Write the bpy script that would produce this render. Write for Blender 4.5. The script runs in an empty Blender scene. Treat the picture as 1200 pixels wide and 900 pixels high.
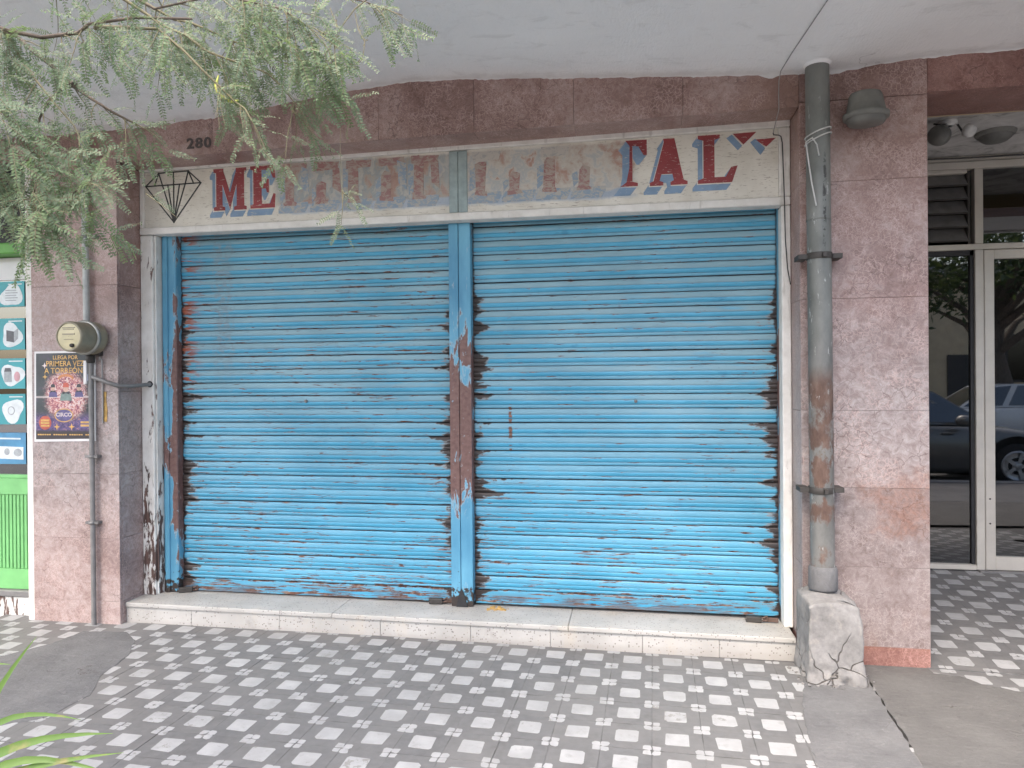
import bpy, bmesh, math, random
from mathutils import Vector, Matrix, noise as mnoise
random.seed(7)
S = bpy.context.scene
COL = S.collection
PI = math.pi

# ------------------------------------------------------------------ camera, sky, sun, exposure
cam = bpy.data.cameras.new('camera'); cam_o = bpy.data.objects.new('camera', cam); COL.objects.link(cam_o)
cam.sensor_width = 36; cam.lens = 24.893; cam.clip_end = 500; cam.clip_start = 0.05
def cam_matrix(yaw, pitch, roll, loc):
    cy, sy = math.cos(yaw), math.sin(yaw)
    f = Vector((-sy, cy, 0)); r = Vector((cy, sy, 0)); u = Vector((0, 0, 1))
    f2 = f*math.cos(pitch)+u*math.sin(pitch); u2 = u*math.cos(pitch)-f*math.sin(pitch)
    r3 = r*math.cos(roll)+u2*math.sin(roll); u3 = u2*math.cos(roll)-r*math.sin(roll)
    m = Matrix((r3, u3, -f2)).transposed().to_4x4(); m.translation = loc
    return m
cam_o.matrix_world = cam_matrix(0.16665, -0.002876, -0.008326, Vector((0, 0, 1.45)))
S.camera = cam_o

SUN_EL, SUN_AZ = math.radians(57), math.radians(-20)      # azimuth measured from -y (the street); a veiled, soft sun high over the street
W = bpy.data.worlds.new('World'); S.world = W; W.use_nodes = True
wn = W.node_tree
for n in list(wn.nodes): wn.nodes.remove(n)
sky = wn.nodes.new('ShaderNodeTexSky'); sky.sky_type = 'NISHITA'; sky.sun_disc = False
sky.sun_elevation = SUN_EL; sky.air_density = 1.0; sky.dust_density = 4.5; sky.ozone_density = 0.4
bg = wn.nodes.new('ShaderNodeBackground'); bg.inputs[1].default_value = 0.15
wo = wn.nodes.new('ShaderNodeOutputWorld')
wn.links.new(sky.outputs[0], bg.inputs[0]); wn.links.new(bg.outputs[0], wo.inputs[0])
to_sun = Vector((math.sin(SUN_AZ)*math.cos(SUN_EL), -math.cos(SUN_AZ)*math.cos(SUN_EL), math.sin(SUN_EL)))
sky.sun_rotation = math.atan2(to_sun.x, to_sun.y)
sl = bpy.data.lights.new('sun', 'SUN'); sl.energy = 0.5; sl.angle = math.radians(22); sl.color = (1, .93, .84)
so = bpy.data.objects.new('sun', sl); COL.objects.link(so)
so.rotation_euler = to_sun.to_track_quat('Z', 'Y').to_euler()
S.view_settings.view_transform = 'Standard'; S.view_settings.look = 'None'
S.view_settings.exposure = 2.45; S.view_settings.gamma = 1.0

# ------------------------------------------------------------------ helpers: nodes
class N:
    def __init__(s, name, rough=.7, col=(.5, .5, .5), metal=0, spec=.5):
        s.m = bpy.data.materials.new(name); s.m.use_nodes = True
        s.t = s.m.node_tree; s.b = s.t.nodes['Principled BSDF']
        s.b.inputs['Roughness'].default_value = rough; s.b.inputs['Metallic'].default_value = metal
        s.b.inputs['Base Color'].default_value = (*col, 1); s.b.inputs['Specular IOR Level'].default_value = spec
    def n(s, t, **k):
        x = s.t.nodes.new('ShaderNode'+t)
        for a, v in k.items(): setattr(x, a, v)
        return x
    def L(s, a, b):
        if hasattr(a, 'is_output'): s.t.links.new(a, b)
        elif isinstance(a, (tuple, list)): b.default_value = (*a, 1) if len(b.default_value) == 4 and len(a) == 3 else a
        else: b.default_value = a
    @property
    def pos(s): return s.n('NewGeometry').outputs['Position']
    @property
    def obj(s): return s.n('TexCoord').outputs['Object']
    @property
    def rand(s): return s.n('ObjectInfo').outputs['Random']
    def math(s, op, a, b=0, c=0, clamp=False):
        x = s.n('Math', operation=op, use_clamp=clamp); s.L(a, x.inputs[0]); s.L(b, x.inputs[1]); s.L(c, x.inputs[2]); return x.outputs[0]
    def add(s, a, b): return s.math('ADD', a, b)
    def mul(s, a, b): return s.math('MULTIPLY', a, b)
    def sub(s, a, b): return s.math('SUBTRACT', a, b)
    def step(s, v, lo, hi):                        # smooth 0..1 between lo and hi (either order)
        x = s.n('MapRange', interpolation_type='SMOOTHSTEP'); s.L(v, x.inputs[0])
        if lo <= hi: x.inputs[1].default_value, x.inputs[2].default_value, x.inputs[3].default_value, x.inputs[4].default_value = lo, hi, 0, 1
        else: x.inputs[1].default_value, x.inputs[2].default_value, x.inputs[3].default_value, x.inputs[4].default_value = hi, lo, 1, 0
        return x.outputs[0]
    def band(s, v, a, b, soft): return s.mul(s.step(v, a-soft, a+soft), s.step(v, b+soft, b-soft))
    def xyz(s, v):
        x = s.n('SeparateXYZ'); s.L(v, x.inputs[0]); return x.outputs
    def vscale(s, v, sc):
        x = s.n('VectorMath', operation='MULTIPLY'); s.L(v, x.inputs[0]); x.inputs[1].default_value = sc; return x.outputs[0]
    def shift(s, v, k=(37., 17., 29.)):            # move by a random amount per object
        c = s.n('VectorMath', operation='SCALE'); c.inputs[0].default_value = k; s.L(s.rand, c.inputs['Scale'])
        x = s.n('VectorMath', operation='ADD'); s.L(v, x.inputs[0]); s.L(c.outputs[0], x.inputs[1]); return x.outputs[0]
    def noise(s, v, scale, detail=4, rough=.55, dist=0):
        x = s.n('TexNoise'); s.L(v, x.inputs['Vector']); x.inputs['Scale'].default_value = scale
        x.inputs['Detail'].default_value = detail; x.inputs['Roughness'].default_value = rough; x.inputs['Distortion'].default_value = dist
        return x.outputs[0]
    def vor(s, v, scale, feature='F1', out='Distance', rnd=1):
        x = s.n('TexVoronoi', feature=feature); s.L(v, x.inputs['Vector']); x.inputs['Scale'].default_value = scale
        x.inputs['Randomness'].default_value = rnd
        return x.outputs[out]
    def mix(s, f, a, b):
        x = s.n('Mix', data_type='RGBA'); s.L(f, x.inputs[0]); s.L(a, x.inputs[6]); s.L(b, x.inputs[7]); return x.outputs[2]
    def ramp(s, f, stops):
        x = s.n('ValToRGB'); s.L(f, x.inputs[0]); e = x.color_ramp.elements
        while len(e) < len(stops): e.new(.5)
        for i, (p, c) in enumerate(stops): e[i].position = p; e[i].color = (*c, 1)
        return x.outputs[0]
    def color(s, c): s.L(c, s.b.inputs['Base Color']); return s
    def rough(s, r): s.L(r, s.b.inputs['Roughness']); return s
    def bump(s, h, strength=.3, dist=.01):
        x = s.n('Bump'); x.inputs['Strength'].default_value = strength; x.inputs['Distance'].default_value = dist
        s.L(h, x.inputs['Height']); s.t.links.new(x.outputs[0], s.b.inputs['Normal']); return s

def plain(name, col, rough=.6, metal=0, var=.18, scale=18, bump=.1):
    a = N(name, rough, col, metal)
    f = a.noise(a.shift(a.pos), scale, 5)
    a.color(a.ramp(f, [(.3, tuple(c*(1-var) for c in col)), (.7, tuple(min(1, c*(1+var)) for c in col))]))
    if bump: a.bump(a.noise(a.pos, scale*4, 4), bump, .003)
    return a.m

# ------------------------------------------------------------------ materials
def granite(name, dark, mid, light, orange, low_grey=.85):
    a = N(name, .42)
    v = a.shift(a.pos, (.9, .5, .7))
    big = a.noise(a.pos, 1.7, 5, .6, .6); fine = a.noise(v, 24, 9, .74, .9)
    f = a.add(a.mul(big, .55), a.mul(fine, .45))
    c = a.ramp(f, [(.38, dark), (.5, mid), (.61, light)])
    w = a.noise(v, 30, 7, .68, 1.9)
    vein = a.step(a.math('ABSOLUTE', a.sub(w, .5)), .022, .0)
    vein = a.mul(vein, a.step(a.noise(v, 5, 3), .42, .62))
    c = a.mix(a.mul(vein, .75), c, tuple(min(1, x*1.6) for x in light))
    w2 = a.noise(v, 62, 6, .68, 2.0)
    dk = a.step(a.math('ABSOLUTE', a.sub(w2, .47)), .016, .0)
    c = a.mix(a.mul(dk, .65), c, tuple(x*.45 for x in dark))
    o = a.step(a.noise(v, 1.25, 4, .6, .8), .56, .68)
    c = a.mix(a.mul(o, .45), c, orange)
    px = a.xyz(a.pos)
    # paler, greyer mix on the lower part of the wall
    wb = a.mul(a.step(a.add(px[2], a.mul(a.sub(a.noise(a.pos, 2.6, 5, .65), .5), 1.3)), 2.25, 1.25), a.mul(a.add(.55, a.mul(fine, .6)), a.add(.38, a.mul(a.step(px[2], .35, 1.1), .62))))
    c = a.mix(a.mul(wb, low_grey), c, a.ramp(fine, [(.35, (.200, .178, .172)), (.5, (.305, .277, .270)), (.66, (.42, .39, .38))]))
    # a rust coloured natural patch in the stone of the right column
    wq = a.n('VectorMath', operation='ADD'); a.L(v, wq.inputs[0]); wt = a.n('TexNoise'); a.L(v, wt.inputs['Vector']); wt.inputs['Scale'].default_value = 22; wt.inputs['Detail'].default_value = 4
    ws = a.n('VectorMath', operation='SCALE'); a.L(wt.outputs['Color'], ws.inputs[0]); ws.inputs['Scale'].default_value = .05; a.L(ws.outputs[0], wq.inputs[1])
    e1 = a.step(a.vor(wq.outputs[0], 44, 'DISTANCE_TO_EDGE'), .085, .01)
    c = a.mix(a.mul(a.mul(e1, a.step(a.noise(v, 8, 3), .40, .60)), .50), c, tuple(min(1, k*1.35) for k in light))
    e2 = a.step(a.vor(wq.outputs[0], 15, 'DISTANCE_TO_EDGE'), .030, .006)
    c = a.mix(a.mul(a.mul(e2, a.step(a.noise(v, 5.5, 3), .50, .64)), .6), c, tuple(k*.5 for k in dark))
    dx = a.sub(px[0], 1.36); dz = a.sub(px[2], .80)
    d = a.math('SQRT', a.add(a.mul(dx, dx), a.mul(a.mul(dz, dz), .9)))
    d = a.add(d, a.mul(a.sub(a.noise(a.pos, 7, 6, .7), .5), .62))
    c = a.mix(a.mul(a.step(d, .27, .02), .55), c, a.ramp(a.noise(a.pos, 24, 6, .7, 2), [(.35, (.11, .045, .028)), (.65, (.30, .13, .075))]))
    sp = a.step(a.vor(a.pos, 95), .16, .08); sp = a.mul(sp, a.step(a.noise(a.pos, 12, 2), .5, .66))
    c = a.mix(a.mul(sp, .7), c, (.55, .48, .44))
    a.color(c); a.rough(a.ramp(fine, [(.3, (.30,)*3), (.7, (.6,)*3)]))
    a.bump(a.add(fine, a.mul(vein, .3)), .22, .004)
    return a.m
M = {}
M['granite'] = granite('red granite', (.170, .096, .082), (.285, .180, .158), (.405, .302, .275), (.25, .145, .105))
M['granite_low'] = granite('pink granite', (.118, .079, .072), (.190, .146, .137), (.270, .226, .215), (.25, .155, .115), .45)
M['granite_red'] = granite('deep red granite', (.125, .056, .046), (.215, .108, .090), (.31, .18, .155), (.25, .11, .07), .0)
M['mortar'] = plain('pink mortar', (.17, .125, .112), .9)
M['inner'] = plain('dark room wall', (.10, .09, .08), .9)
M['stucco'] = plain('upper wall stucco', (.42, .40, .37), .9)

def plaster():
    a = N('ceiling plaster', .85)
    p = a.pos
    f = a.noise(p, 1.3, 6, .6); st = a.noise(p, 3.0, 7, .7, .6)
    c = a.ramp(f, [(.3, (.76, .757, .75)), (.7, (.84, .837, .83))])
    c = a.mix(a.mul(a.step(st, .56, .74), .28), c, (.50, .48, .46))
    a.color(c)
    wq = a.n('VectorMath', operation='ADD'); a.L(p, wq.inputs[0]); wt = a.n('TexNoise'); a.L(p, wt.inputs['Vector']); wt.inputs['Scale'].default_value = 3; wt.inputs['Detail'].default_value = 7
    ws = a.n('VectorMath', operation='SCALE'); a.L(wt.outputs['Color'], ws.inputs[0]); ws.inputs['Scale'].default_value = .5; a.L(ws.outputs[0], wq.inputs[1])
    ck = a.mul(a.step(a.vor(wq.outputs[0], .9, 'DISTANCE_TO_EDGE'), .004, .0005), a.step(a.noise(p, 1.1, 3), .48, .58))
    c = a.mix(a.mul(ck, .55), c, (.32, .31, .30))
    c = a.mix(a.mul(a.step(a.noise(a.vscale(p, (1, 2.5, 1)), 4.5, 7, .7, .5), .54, .66), .35), c, (.58, .575, .56))
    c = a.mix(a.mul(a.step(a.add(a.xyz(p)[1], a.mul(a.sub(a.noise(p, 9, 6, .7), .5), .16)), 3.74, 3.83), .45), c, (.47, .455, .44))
    a.color(c)
    tr = a.noise(a.vscale(p, (3, 1, 1)), 26, 6, .6); a.bump(a.add(tr, a.mul(a.noise(p, 140, 3), .4)), .35, .012)
    return a.m
M['plaster'] = plaster()
def recess_plaster():
    a = N('stained recess plaster', .9)
    p = a.pos; f = a.noise(p, 5, 8, .7, .8)
    a.color(a.ramp(f, [(.35, (.22, .215, .20)), (.48, (.46, .45, .43)), (.7, (.60, .59, .57))]))
    a.bump(f, .4, .01); return a.m
M['recess'] = recess_plaster()

def wood_paint(name, lo, hi, zk):
    """off-white oil paint; flakes off to dark wood, more towards height 0 when zk > 0"""
    a = N(name, .55)
    p = a.pos; x = a.xyz(p)
    f = a.noise(a.vscale(p, (1, 1, .22)), 34, 6, .62, .5)
    g = a.noise(a.vscale(p, (1, 1, .5)), 9, 3)
    t = a.add(a.add(a.mul(f, .75), a.mul(g, .25)), a.mul(a.step(x[2], 1.75, .2), zk))
    peel = a.step(t, lo, hi)
    base = a.ramp(a.noise(p, 11, 6, .6), [(.3, (.60, .575, .53)), (.7, (.76, .74, .70))])
    gr = a.step(a.noise(a.vscale(p, (1, 1, .15)), 30, 5, .6), .58, .7)
    base = a.mix(a.mul(gr, .4), base, (.30, .27, .23))
    wood = a.ramp(a.noise(a.vscale(p, (1, 1, .1)), 60, 4), [(.3, (.05, .032, .026)), (.7, (.17, .10, .08))])
    a.color(a.mix(peel, base, wood)); a.bump(a.add(a.mul(peel, -1), a.mul(f, .25)), .5, .004)
    return a.m
M['frame_left'] = wood_paint('flaking white paint', .60, .64, .13)
M['frame_right'] = wood_paint('white paint', .68, .72, .02)
def sign_paint():
    a = N('sign board cream paint', .6)
    p = a.pos; x = a.xyz(p)
    c = a.ramp(a.noise(p, 6, 6, .6), [(.3, (.58, .545, .47)), (.7, (.72, .69, .615))])
    cr = a.step(a.noise(a.vscale(p, (.5, 1, 3)), 55, 5, .65, .6), .585, .64)
    c = a.mix(a.mul(cr, .55), c, (.20, .15, .11))
    # worn, rubbed-out lettering between the letters that can still be read
    q = a.n('VectorMath', operation='ADD'); a.L(p, q.inputs[0])
    wv = a.n('TexNoise'); a.L(p, wv.inputs['Vector']); wv.inputs['Scale'].default_value = 14; wv.inputs['Detail'].default_value = 5
    sc = a.n('VectorMath', operation='SCALE'); a.L(wv.outputs['Color'], sc.inputs[0]); sc.inputs['Scale'].default_value = .07
    a.L(sc.outputs[0], q.inputs[1]); q = q.outputs[0]
    u = a.noise(a.vscale(q, (8.5, 1, 4.5)), 1, 5, .6); w = a.noise(a.vscale(q, (7.5, 3, 6.5)), 1.1, 5, .65)
    body = a.ramp(u, [(.30, (.20, .10, .085)), (.40, (.33, .17, .135)), (.46, (.33, .29, .25)), (.52, (.22, .27, .30)), (.57, (.42, .40, .36)), (.63, (.25, .31, .36)), (.70, (.36, .22, .16))])
    pale = a.ramp(w, [(.34, (.34, .16, .12)), (.42, (.42, .36, .31)), (.50, (.50, .47, .42)), (.56, (.34, .37, .39)), (.62, (.48, .45, .40)), (.68, (.34, .15, .11))])
    body = a.mix(a.step(x[0], -1.15, -.9), body, pale)
    low = a.ramp(a.noise(a.vscale(q, (9, 1, 8)), 1, 4), [(.40, (.26, .34, .45)), (.56, (.34, .41, .50)), (.66, (.50, .47, .42))])
    bodylow = a.mix(a.step(a.add(x[2], a.mul(a.sub(u, .5), .06)), 2.545, 2.53), body, low)
    rc = a.mul(a.band(a.add(x[0], a.mul(a.sub(w, .5), .25)), .0-1.04-.36-.72, .03, .05), a.band(a.add(x[2], a.mul(a.sub(w, .5), .05)), 2.487, 2.795, .012))
    c = a.mix(a.mul(rc, .8), c, bodylow)
    a.color(c); a.bump(cr, -.2, .002); return a.m
M['sign'] = sign_paint()
def letter(name, col, wear):
    a = N(name, .6); p = a.pos
    f = a.noise(a.vscale(p, (.6, 1, 2.5)), 60, 6, .65)
    c = a.ramp(a.noise(p, 9, 4), [(.3, tuple(k*.8 for k in col)), (.7, tuple(k*1.15 for k in col))])
    a.color(a.mix(a.mul(a.step(f, wear, wear+.04), .75), c, (.50, .46, .40))); return a.m
M['red_paint'] = letter('sign red paint', (.27, .045, .05), .60)
M['blue_paint'] = letter('sign blue paint', (.20, .30, .43), .60)
M['black_paint'] = letter('sign black paint', (.03, .03, .03), .66)

def shutter_paint():
    a = N('blue shutter enamel', .42)
    p = a.pos; x = a.xyz(p); o = a.xyz(a.obj)
    big = a.noise(a.vscale(p, (.8, 1, 1.6)), 2.2, 5, .6)
    c = a.ramp(big, [(.3, (.038, .255, .40)), (.5, (.058, .310, .475)), (.7, (.092, .360, .525))])
    teal = a.step(a.noise(a.vscale(p, (1, 1, 2.2)), 5, 4, .6), .62, .74)
    c = a.mix(a.mul(teal, .55), c, (.022, .17, .30))
    # grey soffit reflection painted on the upper half of each slat, strongest higher up
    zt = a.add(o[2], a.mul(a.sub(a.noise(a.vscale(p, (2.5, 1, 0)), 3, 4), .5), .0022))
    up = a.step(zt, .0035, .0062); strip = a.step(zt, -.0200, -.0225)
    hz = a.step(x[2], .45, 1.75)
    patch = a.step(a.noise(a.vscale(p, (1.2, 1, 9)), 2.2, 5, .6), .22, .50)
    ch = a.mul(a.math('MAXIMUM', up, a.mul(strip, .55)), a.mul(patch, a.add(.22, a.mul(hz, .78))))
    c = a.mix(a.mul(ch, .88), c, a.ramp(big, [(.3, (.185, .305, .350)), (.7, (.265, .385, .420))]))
    # dark lines along the two pressed grooves of each slat and the interlock
    gn = a.step(a.noise(a.vscale(p, (2.6, 1, 30)), 2, 5, .65), .28, .52)
    g1 = a.mul(a.band(zt, .0037, .0053, .0005), .55); g2 = a.mul(a.band(zt, -.0219, -.0198, .0006), .9)
    c = a.mix(a.mul(a.math('MAXIMUM', g1, g2), a.add(.45, a.mul(gn, .5))), c, (.022, .060, .085))
    ga = a.step(a.math('ABSOLUTE', o[2]), .0386, .0400)
    c = a.mix(a.mul(ga, a.add(.55, a.mul(gn, .4))), c, a.mix(a.noise(a.vscale(p, (3, 1, 20)), 2, 4), (.018, .030, .040), (.090, .045, .035)))
    # rubbed dull strip on the left shutter
    st = a.mul(a.band(a.add(x[0], a.mul(a.sub(a.noise(p, 16, 4), .5), .14)), -2.63, -2.50, .02), a.step(x[2], 1.35, 1.7))
    c = a.mix(a.mul(a.mul(st, a.step(a.noise(a.vscale(p, (20, 1, 26)), 1.4, 3), .36, .6)), .65), c, (.17, .24, .27))
    # scratches down to rust, drawn out along the slats
    wear = a.noise(a.vscale(p, (5.0, 1, 62)), 1.6, 6, .66, .4)
    area = a.noise(p, 1.5, 3)
    th = a.add(a.add(wear, a.mul(area, .20)), a.mul(a.step(x[2], 1.5, .15), .035))
    th = a.add(th, a.mul(a.step(x[0], -.9, -1.2), .026))
    th = a.add(th, a.mul(a.math('MAXIMUM', a.step(a.math('ABSOLUTE', o[2]), .030, .040), a.math('MAXIMUM', a.band(o[2], .000, .008, .002), a.band(o[2], -.024, -.018, .002))), .060))
    th = a.sub(th, .022)
    th = a.add(th, a.mul(a.step(x[2], .27, .16), .055))
    scr = a.step(th, .745, .765)
    rust = a.ramp(a.noise(p, 30, 5, .6), [(.35, (.065, .030, .022)), (.5, (.13, .062, .042)), (.7, (.27, .20, .16))])
    halo = a.step(th, .70, .75)
    c = a.mix(a.mul(halo, .30), c, (.26, .33, .36))
    c = a.mix(scr, c, rust)
    # rust red flakes near the left guide, upper half
    fl = a.mul(a.mul(a.step(x[0], -2.68, -2.84), a.step(x[2], 1.2, 1.5)), a.step(a.noise(a.vscale(p, (6, 1, 30)), 1.3, 4), .52, .58))
    c = a.mix(fl, c, (.30, .075, .035))
    # chipped vertical mark
    mx = a.band(a.add(x[0], a.mul(a.sub(a.noise(a.vscale(p, (1, 1, 2)), 55, 3), .5), .022)), -.721, -.702, .003)
    mz = a.math('MAXIMUM', a.mul(a.band(x[2], 1.12, 1.27, .01), .16), a.mul(a.step(a.math('ABSOLUTE', o[2]), .026, .036), .13))
    mk = a.mul(a.mul(mx, a.band(x[2], 1.03, 1.42, .02)), a.step(a.add(a.noise(a.vscale(p, (1, 1, 24)), 1.2, 3), mz), .56, .62))
    c = a.mix(mk, c, (.15, .070, .045))
    # black grime and bare rust creeping in from the guides, ragged
    jz = a.add(.55, a.mul(a.math('POWER', a.mul(a.math('ABSOLUTE', a.add(o[2], .010)), 30), 2), .75))
    ed = a.math('MINIMUM', a.math('MINIMUM', a.math('ABSOLUTE', a.add(x[0], 2.862)), a.math('ABSOLUTE', a.add(x[0], 1.055))), a.math('MINIMUM', a.math('ABSOLUTE', a.add(x[0], .932)), a.math('ABSOLUTE', a.sub(x[0], .808))))
    rg = a.add(a.mul(a.noise(a.vscale(p, (2.5, 1, 13)), 1.2, 3, .6), .6), a.mul(a.noise(a.vscale(p, (14, 1, 50)), 1.2, 5, .7), .4)); rl = a.noise(a.vscale(p, (.6, 0, 1)), 4.6, 4, .65)
    gw = a.mul(a.mul(a.step(rg, .38, .66), a.step(rl, .38, .58)), .115)
    gw = a.mul(gw, a.add(1, a.mul(a.band(x[0], -.95, -.5, .01), .45)))
    gw = a.mul(gw, a.step(x[2], 2.2, 1.6))
    gw = a.add(a.mul(gw, jz), .006)
    d = a.sub(ed, gw)
    hl = a.step(a.add(d, a.mul(a.sub(a.noise(a.vscale(p, (5, 1, 60)), 1.3, 5, .7), .5), .09)), .030, .002)
    c = a.mix(a.mul(hl, a.mul(a.step(gw, .010, .03), .72)), c, a.ramp(rg, [(.4, (.13, .085, .065)), (.6, (.29, .225, .18))]))
    c = a.mix(a.step(d, .008, -.008), c, a.mix(a.noise(a.vscale(p, (2, 1, 20)), 2, 4), (.012, .010, .010), (.050, .034, .028)))
    bot = a.mul(a.step(x[2], .20, .15), a.step(a.noise(a.vscale(p, (3, 1, 20)), 1.2, 5, .6), .44, .56))
    c = a.mix(a.mul(bot, .7), c, (.10, .06, .05))
    dust = a.step(a.noise(p, 70, 3), .66, .74)
    c = a.mix(a.mul(dust, .35), c, (.02, .09, .16))
    a.color(c)
    a.rough(a.mix(scr, a.mix(ch, (.36,)*3, (.6,)*3), (.9,)*3))
    a.bump(a.add(a.mul(scr, -1), a.mul(a.noise(a.vscale(p, (1, 1, 3)), 12, 4), .35)), .25, .004)
    return a.m
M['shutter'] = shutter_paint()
def guide_paint(name, zlo, zhi, side):
    a = N(name, .5); p = a.pos; x = a.xyz(p)
    c = a.ramp(a.noise(a.vscale(p, (1, 1, .3)), 9, 5), [(.3, (.06, .225, .36)), (.7, (.13, .36, .50))])
    f = a.noise(a.vscale(p, (1, 1, .35)), 15, 6, .62, .4)
    inside = a.band(x[2], zlo, zhi, .12)
    t = a.add(f, a.mul(inside, .26))
    if side is not None: t = a.add(t, a.sub(a.mul(a.step(x[0], side-.012, side+.012), .26), .16))
    pl = a.step(t, .645, .665)
    br = a.ramp(a.noise(p, 40, 5), [(.3, (.115, .060, .052)), (.7, (.20, .115, .10))])
    c = a.mix(a.mul(a.step(t, .60, .65), .6), c, (.36, .44, .47))
    c = a.mix(pl, c, br)
    chp = a.mul(a.step(a.noise(a.vscale(p, (1, 1, .6)), 48, 5, .7), .63, .67), inside)
    c = a.mix(a.mul(chp, .8), c, (.33, .38, .40))
    bl = a.step(a.add(a.noise(p, 30, 4), a.mul(a.step(x[2], .30, .14), .32)), .68, .76)
    c = a.mix(bl, c, (.035, .026, .022))
    a.color(c); a.bump(a.mul(pl, -1), .4, .003); return a.m
M['mullion'] = guide_paint('blue paint flaked to brown primer', .72, 1.72, None)
M['guide'] = guide_paint('guide paint', .55, 1.70, -2.890)
M['teal_strip'] = plain('faded teal paint', (.30, .37, .37), .6)

def cement_tile():
    a = N('grey cement tile', .62)
    p = a.shift(a.pos); r = a.rand
    f = a.noise(p, 24, 7, .62); b = a.noise(a.pos, 2.2, 4)
    c = a.ramp(a.add(a.mul(f, .6), a.mul(b, .4)), [(.34, (.092, .091, .091)), (.66, (.136, .135, .135))])
    c = a.mix(a.mul(a.math('FRACT', a.mul(r, 7.3)), .35), c, (.15, .146, .14))
    c = a.mix(a.mul(a.step(a.noise(a.pos, 7, 6, .65), .55, .70), .5), c, (.085, .083, .08))
    c = a.mix(a.mul(a.step(a.noise(a.pos, 2.1, 5, .65), .44, .66), .25), c, (.16, .157, .15))
    q = a.xyz(a.obj); eg = a.math('MAXIMUM', a.math('ABSOLUTE', q[0]), a.math('ABSOLUTE', q[1]))
    c = a.mix(a.mul(a.mul(a.step(eg, .0968, .0998), a.step(a.noise(a.pos, 9, 3), .44, .64)), .6), c, (.055, .052, .05))
    a.color(c); a.bump(f, .2, .003); return a.m
def white_tile():
    a = N('white cement inlay', .55)
    p = a.shift(a.pos)
    c = a.ramp(a.noise(p, 10, 5), [(.3, (.265, .268, .268)), (.7, (.335, .338, .338))])
    r = a.math('FRACT', a.mul(a.rand, 13.7))
    e = a.add(a.noise(p, 30, 7, .7, .3), a.mul(a.math('POWER', r, 7), .15))
    w = a.step(e, .67, .70)
    c = a.mix(w, c, (.20, .195, .185))
    s = a.step(a.vor(p, 60), .10, .05); s = a.mul(s, a.step(a.noise(p, 20, 2), .55, .62))
    c = a.mix(a.mul(s, .8), c, (.07, .065, .06))
    c = a.mix(a.mul(a.step(a.noise(a.pos, 2.1, 5, .65), .44, .66), .50), c, (.22, .22, .215))
    c = a.mix(a.mul(a.step(a.noise(a.pos, 17, 6, .7), .52, .68), .45), c, (.20, .198, .19))
    a.color(c); a.bump(a.mul(w, -1), .3, .002); return a.m
M['tile'] = cement_tile(); M['white_tile'] = white_tile()
def concrete(name, lo, hi, sc=1.0):
    a = N(name, .85); p = a.pos
    f = a.noise(p, 3*sc, 8, .66, .4); g = a.noise(p, 60, 5, .6)
    c = a.ramp(a.add(a.mul(f, .75), a.mul(g, .25)), [(.33, lo), (.67, hi)])
    c = a.mix(a.mul(a.step(a.noise(p, 9, 6, .7), .6, .7), .4), c, tuple(k*.62 for k in lo))
    sp = a.mul(a.step(a.vor(p, 55), .13, .06), a.step(a.noise(p, 6, 2), .5, .64))
    c = a.mix(a.mul(sp, .5), c, (.24, .235, .23))
    c = a.mix(a.mul(a.step(a.noise(p, 22, 7, .75, .5), .58, .68), .4), c, tuple(k*1.35 for k in hi))
    wq = a.n('VectorMath', operation='ADD'); a.L(p, wq.inputs[0]); wt = a.n('TexNoise'); a.L(p, wt.inputs['Vector']); wt.inputs['Scale'].default_value = 4; wt.inputs['Detail'].default_value = 6
    ws = a.n('VectorMath', operation='SCALE'); a.L(wt.outputs['Color'], ws.inputs[0]); ws.inputs['Scale'].default_value = .45; a.L(ws.outputs[0], wq.inputs[1])
    ck = a.step(a.vor(wq.outputs[0], 1.7, 'DISTANCE_TO_EDGE'), .007, .001)
    ck = a.mul(ck, a.step(a.noise(p, 2.3, 3), .54, .62))
    c = a.mix(a.mul(ck, .7), c, (.06, .055, .05))
    tw = a.noise(a.vscale(p, (1, 3.2, 1)), 12, 6, .7, .8)
    c = a.mix(a.mul(a.step(tw, .50, .68), .30), c, tuple(k*1.25 for k in hi)); c = a.mix(a.mul(a.step(a.vor(p, 130), .22, .12), .28), c, tuple(k*.55 for k in lo))
    a.color(c); a.bump(a.add(a.add(a.mul(tw, .8), a.mul(g, .5)), a.mul(ck, -.6)), .5, .014); return a.m
M['concrete'] = concrete('pavement concrete', (.078, .078, .080), (.140, .139, .140))
M['concrete_warm'] = concrete('warm pavement concrete', (.068, .066, .064), (.115, .112, .108))
M['asphalt'] = concrete('asphalt', (.12, .12, .118), (.17, .168, .165))
M['kerb'] = concrete('kerb concrete', (.24, .235, .225), (.33, .32, .31))
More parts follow.
